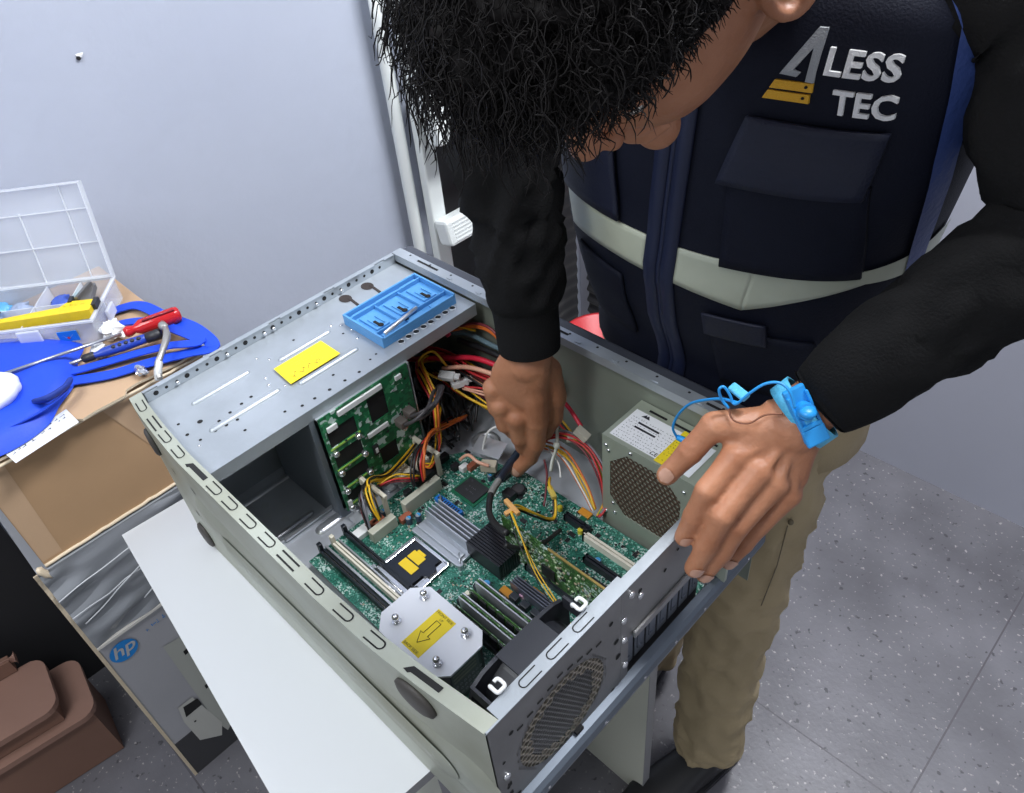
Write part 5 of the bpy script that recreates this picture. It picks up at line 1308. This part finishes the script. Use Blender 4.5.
limb([lerp(RW, V(Rmid[0]), .15), RW, lerp(RW, RE, .2), lerp(RW, RE, .6), RE], [.027, .026, .028, .035, .038], flat=.85, up=nrmR)
limb([RE, lerp(RE, RS, .5), RS, (.44, .54, 1.42)], [.038, .041, .045, .05])
# --- trunk, neck, legs (mostly under clothes)
def trunk(z):
    cx = interp(z, (.86, 1.0, 1.15, 1.3, 1.44), (.485, .485, .488, .495, .505)); cy = interp(z, (.86, 1.0, 1.08, 1.15, 1.3, 1.38, 1.46), (.608, .604, .575, .558, .555, .553, .535))
    a = interp(z, (.86, 1.0, 1.15, 1.28, 1.36, 1.41, 1.445, 1.46), (.186, .186, .190, .202, .203, .198, .165, .11)); b = interp(z, (.86, 1.0, 1.15, 1.3, 1.38, 1.42, 1.46), (.118, .118, .122, .127, .122, .10, .06))
    return cx, cy, a, b
def trunk_ring(z, off=0., n=72, drop=0):
    cx, cy, a, b = trunk(z); e = .82; out = []
    for k in range(n):
        t = 2*PI*k/n
        x = cx + (a+off)*math.copysign(abs(math.sin(t))**e, math.sin(t)); y = cy - (b+off)*math.copysign(abs(math.cos(t))**e, math.cos(t))
        out.append(V((x, y, z)))
    return out
bd.loft([trunk_ring(z, -.03, 28) for z in (.86, .95, 1.05, 1.15, 1.25, 1.33, 1.38, 1.42, 1.45)])
HC = V((.577, .261, 1.488)); hf = V((-.07, -.70, -.71)).normalized(); hl = V((1, -.02, -.04)); hl = (hl-hf*hl.dot(hf)).normalized(); hu = hf.cross(hl).normalized()
def H(f, l, u): return HC + hf*f + hl*l + hu*u
limb([(.51, .535, 1.40), (.525, .47, 1.445), (.548, .385, 1.455), H(-.045, 0, -.045)], [.075, .064, .060, .058])
for s_, hx in ((1, .572), (-1, .385)):
    limb([(hx, .57, .90), (hx+(.0 if s_ > 0 else .0), .565, .52), (hx+(.005 if s_ > 0 else 0), .555 if s_ > 0 else .60, .10)], [.08, .052, .038])
# --- head
rings = []
NP = 40
for i in range(1, 34):
    ph = PI*i/34; u_ = math.cos(ph); s = math.sin(ph); ring = []
    for k in range(NP):
        th = 2*PI*k/NP; f_, l_ = math.cos(th)*s, math.sin(th)*s
        a, b, c = .098, .074, .113
        if f_ < 0: a = .100
        if u_ < -.15:
            g = min(1, (-u_-.15)/.75); b *= 1-.24*g; a *= (1-.22*g) if f_ > 0 else (1-.35*g)
        p = V((f_*a, l_*b, u_*c))
        # sockets, brows, cheeks
        for (cf, cl, cu, amp, w_) in ((.09, .033, -.002, -.010, .016), (.09, -.033, -.002, -.010, .016), (.092, .03, .022, .004, .015), (.092, -.03, .022, .004, .015), (.066, .055, -.035, .008, .024), (.066, -.055, -.035, .008, .024), (.080, 0, -.066, .0, .018)):
            d2 = (p-V((cf, cl, cu))).length_squared; p = p + V((f_, l_, u_*.3)).normalized()*amp*math.exp(-d2/(2*w_*w_))
        ring.append(H(*p))
    rings.append(ring)
bd.loft(rings)
# nose, lips, chin, ears
bd.tube([H(.088, 0, .012), H(.097, 0, -.008), H(.103, 0, -.026), H(.102, 0, -.036)], [.006, .0085, .0110, .0115], 12); bd.ball(H(.105, 0, -.033), .0110, n=9)
for s_ in (1, -1):
    bd.ball(H(.094, .0125*s_, -.038), .0085, n=8); bd.ball(H(.0745, .032*s_, .001), .0135, n=9)
for (u0, r_) in ((-.062, .0062), (-.072, .0072)):
    bd.tube([H(.064, -.024, u0-.001), H(.076, -.012, u0), H(.0800, 0, u0+.0005), H(.076, .012, u0), H(.064, .024, u0-.001)], [.0025, r_*.9, r_, r_*.9, .0025], 10)
bd.ball(H(.062, 0, -.095), .017, n=9)
for s_ in (1, -1):
    b = MB(); pe = []
    for k in range(15):
        a = 2*PI*k/14; pe.append(H(-.012+.016*math.cos(a)-.004*math.sin(a), s_*(.079+.006*math.sin(a*.5)+.004*(1-math.cos(a))), -.006+.028*math.sin(a)))
    bd.tube(pe, .0045, 8)
    rr = []
    for t_ in (-1, -.6, 0, .6, 1): rr.append([H(-.012+.014*math.cos(a)*math.sqrt(max(.05, 1-t_*t_)), s_*(.078+.004*t_), -.006+.025*math.sin(a)*math.sqrt(max(.05, 1-t_*t_))) for a in [2*PI*k/14 for k in range(14)]])
    bd.loft(rr); bd.ball(H(-.008, s_*.080, -.034), .0075, n=8)
body = bd.build('body', skin, PR)
md = body.modifiers.new('merge', 'REMESH'); md.mode = 'VOXEL'; md.voxel_size = .0020; md.use_smooth_shade = True
sm_ = body.modifiers.new('soften', 'SMOOTH'); sm_.factor = .5; sm_.iterations = 9
# --- eyes (brows and lids in shade)
for s_ in (1, -1):
    m = MB(); m.ball(H(.0735, .032*s_, -.006), .0122, n=10); m.build('eye', mat('eye_white', (.6, .58, .55), .2), PR)
    m = MB(); m.tube([H(.090, .015*s_, .020), H(.093, .03*s_, .025), H(.083, .05*s_, .020)], [.0025, .0035, .0015], 8, flat=.5); m.build('eyebrow', mat('hair_dark', (.008, .007, .007), .6), PR)
# --- nails
nailm = mat('fingernail', (.56, .32, .23), .25)
def nail(j, r, toward, s=1.):
    a, b = V(j[-2]), V(j[-1]); d = (b-a).normalized(); n_ = V(toward) - d*V(toward).dot(d); n_.normalize(); w = d.cross(n_)
    c = b - d*.004; m = MB(); vs = []; N = 9
    for i in range(N):
        for k in range(N):
            p = (i/(N-1)*2-1); q = (k/(N-1)*2-1)
            sc_ = math.sqrt(max(0, 1-abs(p)**3.2)); lat = q*.66*r*sc_; rr = r*1.02 + (.0010 if p < 0 else 0)*(-p)
            vs.append(c + d*p*.0068*s + w*lat + n_*(math.sqrt(rr*rr-lat*lat) + .0002 - .0012*max(0, p)**2))
    m.add(vs, [(i*N+k, (i+1)*N+k, (i+1)*N+k+1, i*N+k+1) for i in range(N-1) for k in range(N-1)], True)
    m.build('nail', nailm, body)
for j, r in ((Lidx, .0096), (Lmid, .0098), (Lrin, .0090), (Lpin, .0080)): nail(j, r, nrmL, 1.15)
nail(Lthu, .0104, V((.3, -.75, .6)), 1.2)
for j, r in ((Ridx, .0104),): nail(j, r, V((.3, -.9, .3)))

# --- hair
hairm = bpy.data.materials.new('curly_hair'); hairm.use_nodes = True
_b = hairm.node_tree.nodes['Principled BSDF']; _b.inputs['Base Color'].default_value = (.009, .0075, .0075, 1); _b.inputs['Roughness'].default_value = .62; _b.inputs['Specular IOR Level'].default_value = .22
def scalp(d):
    """0..1 : how strongly hair grows in head direction d"""
    f_, l_, u_ = d
    line = interp(f_, (-1, -.3, .05, .45, .8, 1), (-.55, -.38, .08, .12, .14, .16))
    return u_ - line
def skull(d, off=0.):
    f_, l_, u_ = d; a, b, c = .098+off, .074+off, .113+off
    return V((f_*a, l_*b, u_*c))
def volume(d):
    f_, l_, u_ = d
    top = max(0., min(1., (u_+.05)/.5)); side = 1-min(1., abs(l_)*1.05)**3*.62
    return (.009 + .025*top*side + .022*max(0, min(1, (f_-.15)*2.2))*(1-.45*abs(l_)))
m = MB(); vs = []; idx = {}; NU, NT = 110, 160
fs = []
for i in range(NU+1):
    for k in range(NT):
        ph = PI*(i+.001)/NU*.999; th = 2*PI*k/NT; d = V((math.cos(th)*math.sin(ph), math.sin(th)*math.sin(ph), math.cos(ph)))
        g = scalp(d); off = volume(d)*.86*max(0, min(1, g*4)) + .0015
        p = skull(d, off); p = p + d*(.013*noise.noise(p*60)+.008*noise.noise(p*150))*max(0, min(1, g*5))
        vs.append(H(*p)); idx[(i, k)] = g
for i in range(NU):
    for k in range(NT):
        if min(idx[(i, k)], idx[(i+1, k)], idx[(i, (k+1) % NT)]) > -.02:
            fs.append((i*NT+k, (i+1)*NT+k, (i+1)*NT+(k+1) % NT, i*NT+(k+1) % NT))
m.add(vs, fs, True); m.build('hair_base', hairm, PR)
rnd = random.Random(99)
m = MB(); cnt = 0
while cnt < 16500:
    z = rnd.uniform(-.6, 1); t = rnd.uniform(0, 2*PI); q = math.sqrt(1-z*z); d = V((q*math.cos(t), q*math.sin(t), z))
    g = scalp(d)
    if g < 0 or (g < .08 and rnd.random() < .6): continue
    cnt += 1
    gg = max(.22, min(1, g*3.2)); vol = volume(d)*gg
    root = skull(d, vol*rnd.uniform(.45, .98)); nd = (d + V((rnd.uniform(-.6, .6), rnd.uniform(-.6, .6), rnd.uniform(-.5, .5)))).normalized()
    ln = vol*rnd.uniform(.18, .46) + .004
    fr_ = max(0, d.x-.2)
    droop = V((.35+.5*fr_, d.y*.3, -.35-1.2*fr_)) if d.x > .0 else V((-.1, .2*d.y, -.15))
    u1 = nd.orthogonal().normalized(); u2 = nd.cross(u1); turns = rnd.uniform(1.3, 2.6); cr = rnd.uniform(.0022, .0052)*min(1, vol/.035); sg = rnd.choice((-1, 1))
    ph0 = rnd.uniform(0, 6.28); npt = 15 if vol > .02 else 5; path = []
    for i in range(npt):
        s = i/(npt-1); a = ph0 + sg*2*PI*turns*s; r_ = cr*min(1, .4+s*2)
        p = root + nd*ln*s + droop*ln*1.0*s*s + (u1*math.cos(a)+u2*math.sin(a))*r_
        path.append(H(*p))
    R = rnd.uniform(.00022, .00050)
    m.loft(tube_rings(path, [R]*(npt-1)+[R*.3], 3), cap=False)
m.build('hair', hairm, PR)

# --- sweatshirt sleeves and body
knit = mat('black_sweatshirt', (.0095, .0095, .0100), .95, bump=.3, bscale=420, spec=.12)
def sleeve(path, rad, cuff, seed, fold=.006, up=None, nseg=9, n=40, flat=1.):
    P_ = spline(path, nseg); R_ = rspl(rad, nseg); rings = tube_rings(P_, R_, n, flat, up); N = len(rings)
    Ls = [0]
    for i in range(1, N): Ls.append(Ls[-1]+(P_[i]-P_[i-1]).length)
    out = []
    for i, ring in enumerate(rings):
        s = Ls[i]; e = min(1, max(0, (Ls[i]-cuff)/.05)) if cuff else 1
        o = []
        for k, p in enumerate(ring):
            a = 2*PI*k/n; nrm_ = (p-P_[i]).normalized()
            q1 = V((math.cos(a)*.9+seed, math.sin(a)*.9, s*17+1.3*math.sin(a+seed))); q2 = V((math.cos(a)*1.6, math.sin(a)*1.6+seed, s*38-1.8*math.cos(a+seed)))
            w_ = (1-2.6*abs(noise.noise(q1)))*.9 + (1-2.6*abs(noise.noise(q2)))*.45 - .7
            o.append(p + nrm_*(fold*w_*e + .003*noise.noise(p*60)*e))
        out.append(o)
    return out
m = MB(); m.smooth = True
cuffL = V((0.6932, 0.3771, 1.1217)); cuffL2 = V((0.7166, 0.4007, 1.1575))
ax = (LE-LW).normalized()
m.loft(sleeve([cuffL, cuffL+ax*.012, cuffL2, lerp(cuffL2, LE, .5), LE, lerp(LE, LS, .5), LS, (.60, .55, 1.42)], [.0335, .037, .043, .047, .052, .060, .066, .07], .045, 1.3, .0085))
m.loft([[p for p in r] for r in sleeve([cuffL, cuffL+ax*.001, cuffL+ax*.03], [.0335, .030, .029], .0, 1, 0)][::1], cap=False)
m.build('sweatshirt_sleeve', knit, PR)
m = MB(); m.smooth = True
axr = (RE-RW).normalized(); c0 = RW + axr*.006
m.loft(sleeve([c0, c0+axr*.014, c0+axr*.052, c0+axr*.075, lerp(RW, RE, .62), RE, lerp(RE, RS, .5), RS, (.40, .56, 1.41)], [.0365, .0375, .0385, .046, .051, .058, .062, .066, .07], .055, 4.1, .0115))
m.build('sweatshirt_sleeve', knit, PR)
m = MB(); m.loft([trunk_ring(z, -.004, 40) for z in (.90, 1.0, 1.1, 1.2, 1.3, 1.36, 1.40, 1.43, 1.45)])
nk = sleeve([(.508, .535, 1.425), (.52, .49, 1.455), (.533, .44, 1.463)], [.10, .078, .070], 0, 2, .003); m.loft(nk); m.build('sweatshirt_body', knit, PR)

# --- work vest
vest = mat('navy_twill', (.0036, .0052, .0150), .7, bump=.2, bscale=500, spec=.25)
vest2 = mat('navy_flap', (.0050, .0078, .026), .6, bump=.2, bscale=500)
trim = mat('blue_trim', (.035, .065, .22), .45, bump=.25, bscale=160)
refl = mat('reflective_band', (.47, .50, .40), .40, bump=.08, bscale=90, var=.08, vscale=20)
def fy(x, z, off=0.):
    cx, cy, a, b = trunk(z); e = .82; off += .010
    a += off; b += off; q = min(.9995, abs(x-cx)/a); s = q**(1/e); c = math.sqrt(max(0, 1-s*s))
    w_ = .004*noise.noise(V((x*9, z*7, 3))) + .0035*math.sin(z*70+x*25)*max(0, noise.noise(V((x*6, z*5, 8)))+.15)
    return cy - b*c**e + w_*.8
def vest_ring(z, off=0., n=120):
    out = []
    for p in trunk_ring(z, .010+off, n):
        w_ = .004*noise.noise(V((p.x*9, z*7, 3))) + .0035*math.sin(z*70+p.x*25)*max(0, noise.noise(V((p.x*6, z*5, 8)))+.15)
        out.append(p + V((0, w_*.8, 0)))
    return out
zs_ = [.87+.0115*i for i in range(51)]
m = MB(); m.smooth = True; m.loft([vest_ring(z) for z in zs_ if .945 < z < 1.452], cap=False); vb = m.build('vest', vest, PR)
def patch(name, corners, mt, off, nu=14, nv=10, thick=.002, parent=None, wob=0.):
    """cloth piece laid on the front of the vest; corners are (x,z): tl, tr, br, bl"""
    m = MB(); tl, tr, br, bl = corners; vs = []
    for o in (off, off-thick):
        for i in range(nu+1):
            for j in range(nv+1):
                u, v = i/nu, j/nv; x = lerp(lerp(tl[0], tr[0], u), lerp(bl[0], br[0], u), v); z = lerp(lerp(tl[1], tr[1], u), lerp(bl[1], br[1], u), v)
                zz = z + wob*math.sin(x*60)
                vs.append(V((x, fy(x, zz, o)-.0, zz)))
    n1 = (nu+1)*(nv+1); fs = []
    for b0 in (0, n1):
        fs += [(b0+i*(nv+1)+j, b0+(i+1)*(nv+1)+j, b0+(i+1)*(nv+1)+j+1, b0+i*(nv+1)+j+1) for i in range(nu) for j in range(nv)]
    edge = [(i, 0) for i in range(nu+1)] + [(nu, j) for j in range(1, nv+1)] + [(i, nv) for i in range(nu-1, -1, -1)] + [(0, j) for j in range(nv-1, 0, -1)]
    ids = [i*(nv+1)+j for i, j in edge]; L_ = len(ids)
    fs += [(ids[k], ids[(k+1) % L_], n1+ids[(k+1) % L_], n1+ids[k]) for k in range(L_)]
    m.add(vs, fs, True)
    return m.build(name, mt, parent or vb)
def zx(z): return interp(z, (.95, 1.03, 1.10, 1.18, 1.24, 1.30, 1.42), (.470, .476, .478, .486, .492, .498, .505))
# placket with zip
for (dx0, dx1, mt, off, nm) in ((-.019, -.003, vest2, .0042, 'placket'), (.003, .019, vest2, .0042, 'placket'), (-.003, .003, mat('zip_tape', (.015, .022, .06), .4), .0030, 'zip')):
    zz = [.94+.02*i for i in range(25)]
    m = MB(); vs = []
    for z in zz:
        for (x, o) in ((zx(z)+dx0, off-.003), (zx(z)+dx0+.0005, off), (zx(z)+(dx0+dx1)/2, off+.0006), (zx(z)+dx1-.0005, off), (zx(z)+dx1, off-.003)): vs.append(V((x, fy(x, z, o), z)))
    m.add(vs, [(5*i+j, 5*i+j+1, 5*i+j+6, 5*i+j+5) for i in range(len(zz)-1) for j in range(4)], True); m.build(nm, trim if 0 else mat('placket_blue', (.008, .013, .042), .55), vb)
# reflective bands left and right of the placket
patch('reflective_band', [(.325, 1.196), (zx(1.19)-.019, 1.190), (zx(1.15)-.020, 1.147), (.340, 1.150)], refl, .0022, 24, 6)
patch('reflective_band', [(zx(1.19)+.019, 1.190), (.585, 1.192), (.575, 1.136), (zx(1.14)+.020, 1.146)], refl, .0022, 20, 6)
patch('reflective_band', [(.5845, 1.192), (.672, 1.196), (.672, 1.182), (.5745, 1.136)], refl, .0022, 20, 6)
m = MB(); vs = []
for i in range(13):
    t = PI/2 - .62 + .060*i
    for z in (1.182, 1.196+.0016*i):
        cx, cy, a, b = trunk(z); e = .82; a += .0125; b += .0125
        vs.append(V((cx + a*abs(math.sin(t))**e, cy - b*math.copysign(abs(math.cos(t))**e, math.cos(t)), z+.0)))
m.add(vs, [(2*i, 2*i+1, 2*i+3, 2*i+2) for i in range(12)], True); m.build('reflective_band', refl, vb)
# pockets and flaps
patch('chest_pocket', [(.556, 1.285), (.664, 1.285), (.668, 1.190), (.552, 1.185)], vest, .0050, thick=.004)
patch('pocket_flap', [(.566, 1.337), (.670, 1.333), (.662, 1.275), (.545, 1.273)], vest2, .0085, thick=.004)
patch('chest_pocket', [(.335, 1.285), (.425, 1.285), (.425, 1.205), (.335, 1.205)], vest, .0050, thick=.004)
patch('pocket_flap', [(.330, 1.300), (.428, 1.300), (.432, 1.196), (.330, 1.200)], vest2, .0085, thick=.004)
patch('lower_pocket', [(.54, 1.105), (.64, 1.105), (.64, 1.00), (.54, 1.0)], vest, .0045, thick=.004)
patch('pocket_flap', [(.535, 1.120), (.60, 1.124), (.60, 1.092), (.535, 1.088)], vest2, .0075, thick=.003)
patch('lower_pocket', [(.35, 1.13), (.425, 1.12), (.425, 1.02), (.35, 1.02)], vest, .0045, thick=.004)
# blue binding at the arm opening
for s_ in (1, -1):
    m = MB(); vs = []
    for i in range(26):
        z = 1.165+.0105*i; cx, cy, a, b = trunk(z); e = .82; o = .0135
        for dt in (-.085, .0, .085):
            t = interp(z, (1.165, 1.21, 1.28, 1.36, 1.43), (1.44, 1.36, 1.27, 1.18, 1.12)) + dt
            vs.append(V((cx + s_*(a+o)*abs(math.sin(t))**e, cy - (b+o)*math.copysign(abs(math.cos(t))**e, math.cos(t)), z + .002*noise.noise(V((z*90, dt*9, 0))))))
    m.add(vs, [(3*i+j, 3*i+j+1, 3*i+j+4, 3*i+j+3) for i in range(25) for j in range(2)], True); m.build('arm_binding', trim, vb)
# embroidered writing
thread = mat('white_thread', (.92, .92, .92), .7, bump=.4, bscale=700); thread_g = mat('silver_thread', (.36, .38, .40), .5, bump=.4, bscale=700); thread_y = mat('amber_thread', (.80, .42, .02), .5, bump=.4, bscale=700)
def stitch(vf, x0, z0, mb, off=.0022, slant=0., sx=1.):
    vs, fs = vf
    a = [V((x0+v.x*sx+v.y*slant, 0, z0+v.y)) for v in vs]
    n = len(a); top = [V((p.x, fy(p.x, p.z, off), p.z)) for p in a]; bot = [V((p.x, fy(p.x, p.z, off-.003), p.z)) for p in a]
    mb.add(top+bot, fs, False)
    from collections import Counter
    ec = Counter(); od = {}
    for f in fs:
        for q in range(len(f)):
            e = (f[q], f[(q+1) % len(f)]); ec[tuple(sorted(e))] += 1; od[tuple(sorted(e))] = e
    mb.add(top+bot, [(od[e][0], od[e][1], n+od[e][1], n+od[e][0]) for e, c in ec.items() if c == 1], False)
def tilt(g): return ([V((v.x, v.y-v.x*.075, 0)) for v in g[0]], g[1])
m = MB(); stitch(tilt(text_geo('LESS', .0262, .0006, 1.06)), .6165, 1.3755, m, slant=-.0, sx=.95); m.build('embroidered_word', thread, vb)
m = MB(); stitch(tilt(text_geo('TEC', .0262, .0006, 1.06)), .6270, 1.3460, m, slant=-.0, sx=.86); m.build('embroidered_word', thread, vb)
def flatpoly(pts): return ([V((x, z, 0)) for x, z in pts], [list(range(len(pts)))])
m = MB(); 
stitch(([V(p+(0,)) for p in ((.586, 1.3725), (.606, 1.406), (.6125, 1.406), (.6120, 1.368), (.6060, 1.3685), (.6065, 1.393), (.5960, 1.3765), (.6015, 1.3750), (.5990, 1.3715))], [[0, 1, 5, 6], [1, 2, 3, 4, 5], [0, 6, 7, 8]]), 0, 0, m)
m.build('embroidered_logo', thread_g, vb, label='silver embroidered triangle letter A')
m = MB()
stitch(([V(p+(0,)) for p in ((.583, 1.3675), (.612, 1.3675), (.612, 1.3605), (.579, 1.3605))], [[0, 1, 2, 3]]), 0, 0, m); stitch(([V(p+(0,)) for p in ((.578, 1.3585), (.6105, 1.3585), (.6105, 1.3515), (.574, 1.3515))], [[0, 1, 2, 3]]), 0, 0, m)
m.build('embroidered_bar', thread_y, vb, label='two amber bars under the letter A')
m = MB()
for (x, z) in ((.6075, 1.3645), (.606, 1.3555)):
    stitch(([V((x+.0012*math.cos(i*PI/4), z+.0012*math.sin(i*PI/4), 0)) for i in range(8)], [list(range(8))]), 0, 0, m, off=.0028)
m.build('embroidered_dot', vest, vb)

# --- trousers
khaki = mat('khaki_cotton', (.40, .315, .185), .8, bump=.15, bscale=300, var=.14, vscale=9)
m = MB(); m.smooth = True
def leg(path, rad, seed): m.loft(sleeve(path, rad, 0, seed, .010, n=56, nseg=14))
leg([(.568, .560, .96), (.572, .560, .80), (.574, .558, .62), (.572, .555, .47), (.572, .540, .30), (.582, .520, .15), (.586, .512, .085)], [.086, .083, .074, .068, .067, .064, .060], 2.2)
leg([(.385, .590, .96), (.383, .59, .80), (.380, .59, .60), (.38, .59, .45), (.38, .60, .28), (.38, .60, .09)], [.088, .086, .084, .076, .072, .066], 5.2)
m.loft([trunk_ring(z, -.001, 40) for z in (.86, .90, .95, 1.0)])
tr = m.build('trousers', khaki, PR)
m = MB(); m.tube([(.640, .512, .78), (.640, .508, .70), (.632, .505, .60)], .0008, 5); m.ball((.643, .512, .79), .004, n=6); m.build('pocket_seam', mat('khaki_seam', (.16, .13, .08), .7), tr)
# --- shoes
for (x, y, a) in ((.588, .505, -.25), (.38, .60, .1)):
    m = MB(); M = Matrix.Translation((x, y, 0)) @ Matrix.Rotation(a, 4, 'Z'); rings = []
    for (yy, w_, h0, h1) in ((.07, .028, .0, .085), (.05, .036, .0, .095), (0, .038, .0, .095), (-.05, .040, 0, .078), (-.10, .045, 0, .060), (-.15, .044, 0, .048), (-.185, .032, 0, .036), (-.20, .012, .006, .022)):
        rings.append([M @ V((w_*math.copysign(abs(math.cos(t))**.7, math.cos(t)), yy, (h0+h1)/2+(h1-h0)/2*math.copysign(abs(math.sin(t))**.7, math.sin(t)))) for t in [2*PI*k/20 for k in range(20)]])
    m.loft(rings); sh = m.build('shoe', mat('black_leather', (.014, .014, .016), .45), PR)
    m = MB(); m.prism([(M @ V((w_, yy, 0))).to_tuple()[:2] for yy, w_ in ((.078, .02), (.06, .034), (0, .040), (-.10, .048), (-.17, .042), (-.205, .015))] + [(M @ V((-w_, yy, 0))).to_tuple()[:2] for yy, w_ in ((-.205, .015), (-.17, .042), (-.10, .048), (0, .040), (.06, .034), (.078, .02))], .0, .016); m.build('sole', blackp, sh)

# ============================================================ antistatic wrist strap
st = mat('strap_blue', (.02, .30, .74), .38); st2 = mat('strap_light_blue', (.10, .50, .78), .5, bump=.3, bscale=300)
WS = thing('wrist_strap', 'bright blue antistatic wrist strap with thin looping lead on the left wrist', 'wrist strap', tuple(LW))
wc = lerp(LW, LE, .035) ; wa = (LE-LW).normalized(); wu = (nrmL-wa*nrmL.dot(wa)).normalized(); ww = wa.cross(wu)
if ww.dot(V((.716, .693, -.082))) < 0: ww = -ww       # points to picture right
m = MB(); rings = []
for i in range(3):
    o = wc + wa*(-.009+.009*i)
    rings.append([o + wu*math.cos(t)*.0275 + ww*math.sin(t)*.0325 for t in [2*PI*k/40 for k in range(40)]])
for i in (2, 1, 0):
    o = wc + wa*(-.009+.009*i)
    rings.append([o + wu*math.cos(t)*.0285*1.02 + ww*math.sin(t)*.0345*1.01 for t in [2*PI*k/40 for k in range(40)]])
rings.append(rings[0])
m.loft(rings, cap=False); m.build('band', st2, WS)
def fr(c, x, y, z):
    x = V(x).normalized(); z = (V(z)-x*V(z).dot(x)).normalized(); y = z.cross(x)
    return Matrix(((x.x, y.x, z.x, c.x), (x.y, y.y, z.y, c.y), (x.z, y.z, z.z, c.z), (0, 0, 0, 1)))
# rigid clasp lies over the back of the wrist, from (690,395) to (820,450) in the photograph
cA = V((0.6774, 0.3470, 1.1501)); cB = V((0.7084, 0.3441, 1.1096)); cm = lerp(cA, cB, .5); M = fr(cm, cB-cA, (0, 0, 0), camd)
m = MB(); m.boxm(M, (.052, .020, .006), .002); m.boxm(M @ Matrix.Translation((.020, 0, .004)), (.016, .021, .005), .0015); m.boxm(M @ Matrix.Translation((.010, 0, .005)), (.004, .019, .004), .001); m.boxm(M @ Matrix.Translation((.0, .0085, .004)), (.040, .003, .004), .001); m.boxm(M @ Matrix.Translation((.0, -.0085, .004)), (.040, .003, .004), .001)
m.build('buckle', st, WS)
m = MB(); m.cyl(M @ V((-.004, 0, .003)), M @ V((-.004, 0, .011)), .0085, .0075, 20); m.ball(M @ V((-.004, 0, .011)), .0075, sz=.6, n=8); m.build('snap_stud', st, WS)
m = MB(); m.boxm(fr(V((0.6387, 0.3294, 1.1363)), V((-1, .3, 0)), 0, camd), (.020, .009, .006), .002); m.build('strap_end', st2, WS)
m = MB(); m.tube(spline([(0.6902, 0.3303, 1.1463), (0.6826, 0.3321, 1.1587), (0.6725, 0.3324, 1.1629), (0.6622, 0.3270, 1.1600), (0.6536, 0.3200, 1.1499), (0.6463, 0.3155, 1.1375), (0.6418, 0.3152, 1.1351), (0.6378, 0.3156, 1.1418), (0.6319, 0.3143, 1.1488), (0.6292, 0.3113, 1.1459), (0.6317, 0.3141, 1.1337), (0.6383, 0.3160, 1.1266)], 6), .0013, 8)
m.tube(spline([(0.6463, 0.3155, 1.1375), (0.6269, 0.3227, 1.1261), (0.6050, 0.3318, 1.1062), (0.5847, 0.3397, 1.0840), (0.5689, 0.3452, 1.0561), (0.5628, 0.3473, 1.0326), (0.5658, 0.3515, 1.0182)], 6), .0014, 8)
m.build('lead', st, WS)
m = MB(); m.tube([(0.5665, 0.3503, 1.0196), (0.5799, 0.3546, 1.0160)], [.003, .0042], 8); m.build('clip_end', st, WS)
m = MB(); m.tube(spline([(0.6383, 0.3160, 1.1266), (0.6436, 0.3118, 1.1219), (0.6509, 0.3098, 1.1218), (0.6606, 0.3144, 1.1230), (0.6680, 0.3248, 1.1292), (0.6799, 0.3331, 1.1314)], 6), .0009, 6); m.build('thin_cord', mat('cord_brown', (.22, .08, .04), .5), WS)
# ============================================================ camera and light
cam = bpy.data.cameras.new('camera'); co = bpy.data.objects.new('camera', cam); COL.objects.link(co); sc.camera = co
cam.sensor_width = 36; cam.lens = 785.11/1024*36; cam.clip_start = .02
Rt = V((0.71580102, 0.69341948, -0.08245203)); Dn = V((0.41697052, -0.51914214, -0.74607441)); Fw = V((-0.56014685, 0.49966075, -0.66073795))
C = V((0.88407860, -0.15572552, 1.60574260))
co.matrix_world = Matrix(((Rt.x, -Dn.x, -Fw.x, C.x), (Rt.y, -Dn.y, -Fw.y, C.y), (Rt.z, -Dn.z, -Fw.z, C.z), (0, 0, 0, 1)))
def area(name, loc, size, power, col, target=None, sy=None):
    l = bpy.data.lights.new(name, 'AREA'); l.energy = power; l.color = col; l.shape = 'RECTANGLE'; l.size = size; l.size_y = sy or size
    o = bpy.data.objects.new(name, l); o.location = loc; COL.objects.link(o)
    if target is not None:
        d = V(target)-V(loc); o.rotation_euler = d.to_track_quat('-Z', 'Y').to_euler()
    return o
area('ceiling_lamp', (.70, 1.12, 2.66), .35, 66, (.95, .97, 1.), (.70, 1.12, 0), 1.0)
area('ceiling_lamp', (.55, -1.15, 2.66), .4, 25, (.96, .98, 1.), (.55, -1.15, 0), 1.0)
area('ceiling_lamp', (-.1, -.5, 2.66), .4, 10, (.93, .97, 1.), (-.1, -.5, 0), .8)
w_ = bpy.data.worlds.new('world'); sc.world = w_; w_.use_nodes = True
w_.node_tree.nodes['Background'].inputs[0].default_value = (.86, .91, 1., 1); w_.node_tree.nodes['Background'].inputs[1].default_value = .5
sc.view_settings.view_transform = 'Standard'; sc.view_settings.look = 'None'; sc.view_settings.gamma = 1; sc.view_settings.use_curve_mapping = False
sc.view_settings.exposure = .14
